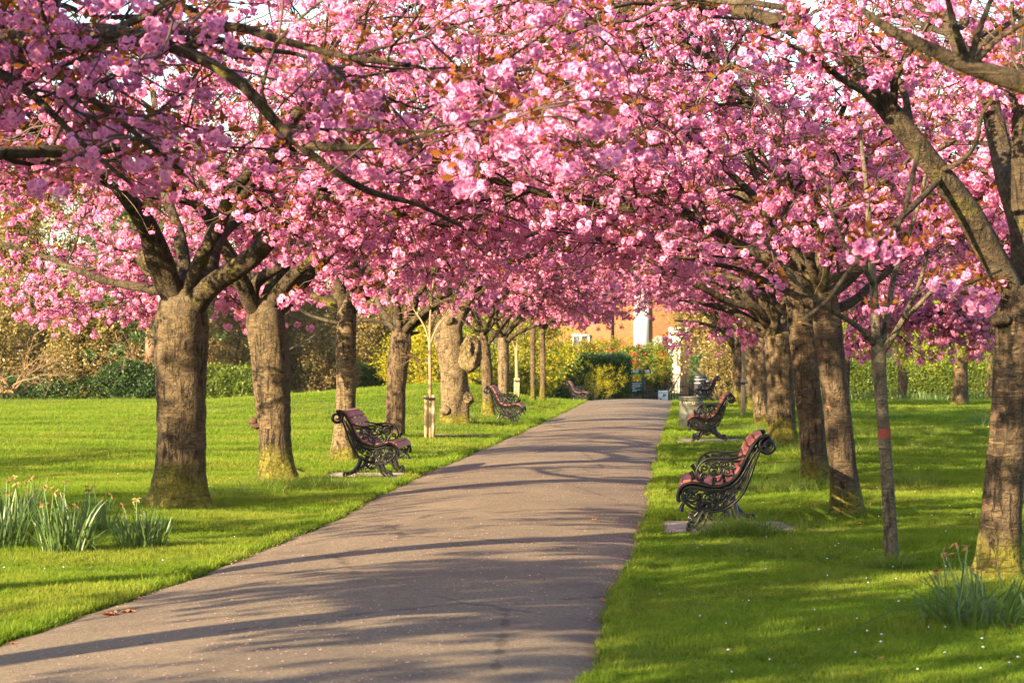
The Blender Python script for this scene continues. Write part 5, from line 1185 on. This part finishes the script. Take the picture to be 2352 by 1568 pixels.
for (lb, u, v, rad, nl, h, nf, sd) in (('tall daffodil clump nearest the stoutest cherry trunk, leaves gone over', 325, 1266, .17, 120, .37, 5, 201), ('large daffodil clump left of the clump by the stoutest trunk', 150, 1274, .18, 150, .50, 7, 202),
    ('daffodil clump cut by the left edge of the picture', 12, 1266, .17, 130, .52, 6, 203), ('smaller daffodil clump behind the large one on the left', 222, 1222, .13, 60, .36, 4, 204), ('daffodil clump at the back of the left bed', 62, 1200, .16, 70, .40, 4, 205)): daff(lb, u, v, rad, nl, h, nf, sd)
daff('drooping daffodil clump with withered orange flowers at the foot of the right-hand leaning trunk', 2262, 1450, .27, 150, .45, 8, 206, .95)
daff('sparse daffodil leaves left of the drooping clump on the right', 2165, 1448, .10, 16, .30, 2, 207, .7)
daff('dry daffodil clump behind the right-hand leaning trunk', 2262, 985, .35, 110, .42, 8, 208, .4)
for k, (u, w_) in enumerate(((1990, 60), (2120, 60), (2250, 60))): daff(('faint daffodil drift before the hedge, left of three', 'faint daffodil drift before the hedge, middle of three', 'faint daffodil drift before the hedge, right of three')[k], u, 925, .9, 240, .42, 6, 209 + k, .2, (bx_(u, 78), 78, float(ground(bx_(u, 78), 78))))

# ------------------------------------------------------------------ fallen petals, dead leaves, daisies, twig
V, T = [], []
N = 7500; yy = 9 * (75 / 9) ** rg.uniform(0, 1, N); tt_ = rg.uniform(-1, 1, N); tt_ = np.where(rg.uniform(0, 1, N) < .3, np.sign(tt_) * (1 - np.abs(rg.normal(0, .05, N))), tt_); xx = path_c(yy) + tt_ * 1.45; dens_ = lump(np.stack([xx, yy, 0 * xx], 1), .9, 2); kk = rg.uniform(-1.6, 1.2, N) < dens_; xx, yy = xx[kk], yy[kk]
for x, y in zip(xx, yy):
    a = rg.uniform(0, 3.14); r = rg.uniform(.004, .009) * (1 + y / 90); z = path_z(x, y) + .004; i = len(V); c, s = math.cos(a) * r, math.sin(a) * r
    V += [(x + c, y + s, z), (x - s * .8, y + c * .8, z + .003), (x - c, y - s, z), (x + s * .8, y - c * .8, z + .002)]; T.append([i, i + 1, i + 2, i + 3])
for _ in range(2600):
    y = 10 * (50 / 10) ** rg.uniform(); x = float(path_c(y)) + rg.choice([-1, 1]) * (1.5 + abs(rg.normal(0, 1.1)))
    a = rg.uniform(0, 3.14); r = rg.uniform(.004, .008) * (1 + y / 90); z = float(ground(x, y)) + rg.uniform(.02, .045); i = len(V); c, s_ = math.cos(a) * r, math.sin(a) * r
    V += [(x + c, y + s_, z), (x - s_ * .8, y + c * .8, z + .003), (x - c, y - s_, z + .004), (x + s_ * .8, y - c * .8, z + .002)]; T.append([i, i + 1, i + 2, i + 3])
put('fallen_petals', mesh('fallen_petals', V, T, None, M['fallen']), kind='stuff')
V, Q = [], []
for _ in range(170):                                              # daisies
    D = 11 * (34 / 11) ** rg.uniform(); x = rg.uniform(.2, .24 * D) if rg.uniform() < .72 else rg.uniform(-.24 * D, -.6)
    if not on_lawn(np.array(x), np.array(D), .15): continue
    z = float(ground(x, D)) + rg.uniform(.04, .06); r = rg.uniform(.004, .0085); i = len(V); a = np.arange(6) * 1.0472
    V += [(x + r * math.cos(q), D + r * math.sin(q), z + .003 * math.sin(3 * q)) for q in a] + [(x, D, z + .006)]; Q += [[i + q, i + (q + 1) % 6, i + 6] for q in range(6)]
put('daisies', mesh('daisies', V, None, Q, M['daisy']), kind='stuff')
def dead_leaf(label, u, v, size, seed, n_=1, z=None, mat='deadleaf', group='fallen leaves'):
    rnd = np.random.RandomState(seed); b = hit(u, v); b[2] = (path_z(b[0], b[1]) if abs(b[0] - path_c(b[1])) < PH else b[2] + .045); root = None
    V, T = [], []
    for k in range(n_):
        c = np.array([rnd.normal(0, size * .6) * (k > 0), rnd.normal(0, size * .4) * (k > 0), .012]); a = rnd.uniform(0, 6.28); ns = 7
        P = [c + [math.cos(a) * q, math.sin(a) * q, .3 * size * (q / size) ** 2] for q in np.linspace(-size / 2, size / 2, ns)]; s = np.array([-math.sin(a), math.cos(a), 0]); i = len(V)
        for q, p in enumerate(P): w = size * .28 * math.sin(math.pi * (q + .4) / ns); V += [p - s * w + [0, 0, w * rnd.uniform(.2, .9)], p, p + s * w + [0, 0, w * rnd.uniform(.2, .9)]]
        for q in range(ns - 1): j = i + 3 * q; T += [[j, j + 1, j + 4, j + 3], [j + 1, j + 2, j + 5, j + 4]]
    tag(put('fallen_leaf', mesh('fallen_leaf', V, T, None, M[mat]), None, b), label, 'leaf', group)
dead_leaf('curled orange-brown leaf heap at the left edge of the path', 248, 1430, .10, 301, 4)
dead_leaf('flat brown leaf on the path edge left of the grass curve', 320, 1388, .07, 302)
dead_leaf('dark dry leaf in the lower left corner of the path', 28, 1492, .06, 303)
dead_leaf('small brown leaf scraps on the path left of the nearest right bench', 1362, 1212, .06, 304, 3)
dead_leaf('small orange leaf in the middle of the near path', 1248, 1356, .03, 305)
dead_leaf('dark leaf at the right edge of the near path', 1382, 1392, .06, 306)
dead_leaf('brown leaf lying in the grass left of the banded tree', 1975, 1220, .06, 307)
dead_leaf('orange leaf lying in the grass below the banded tree', 1993, 1283, .06, 308)
dead_leaf('yellow leaf behind the rear foot of the nearest right bench', 1752, 1216, .08, 309, 2, None, 'yellowleaf')
dead_leaf('reddish leaf lying in the grass by the right-hand daffodils', 2318, 1460, .05, 310)
dead_leaf('tan leaf in the grass at the bottom right of the lawn', 2022, 1642 if False else 1540, .05, 311)
q0 = hit(960, 1052); mb = MB(); S = catmull([P3(958, 1052, q0[1]) - q0, P3(985, 1040, q0[1] + .2) - q0, P3(1015, 1042, q0[1] + .1) - q0, P3(1048, 1056, q0[1] - .15) - q0], 16); S[:, 2] = np.abs(S[:, 2]) + .02
mb.tube(S, np.linspace(.006, .003, 16), 5); S2 = catmull([S[6], S[6] + [.1, -.1, -.03], S[6] + [.25, -.2, -.06]], 8); mb.tube(S2, np.linspace(.004, .002, 8), 5)
tag(mb.obj('fallen_twig', M['twig'], None, True, q0), 'thin dark twig lying on the grass right of the left bench', 'twig')
# bare worn earth beside the sapling and the second left bench
V, T = [], []
for (u, v, rx, ry) in ((1050, 1001, .75, .5), (1830, 1228, .35, .12)):
    c = hit(u, v); i = len(V); m = 22; a = np.arange(m) * 6.2832 / m; rr = 1 + .25 * np.sin(a * 3 + u) + .15 * np.sin(a * 5)
    X_ = c[0] + rx * rr * np.cos(a); Y_ = c[1] + ry * rr * np.sin(a); V += [(x, y, float(ground(x, y)) + .030) for x, y in zip(X_, Y_)] + [(c[0], c[1], float(ground(c[0], c[1])) + .032)]; T += [[i + k, i + (k + 1) % m, i + m] for k in range(m)]
put('bare_earth', mesh('bare_earth', V, None, T, M['earth'], True), kind='structure')

# ------------------------------------------------------------------ thin morning haze
hz_ = NT('morning_haze'); hz_.t.nodes.remove(hz_.bsdf)
pv = hz_.n('VolumePrincipled', ins={'Color': (0.96, 0.95, 0.92, 1), 'Density': 0.00010, 'Anisotropy': 0.2}); hz_.t.links.new(pv.outputs[0], hz_.out.inputs['Volume'])
mb = MB(); mb.box((0, 90, 8.5), (240, 260, 23)); put('haze', mb.mesh('haze', hz_.m), kind='stuff')
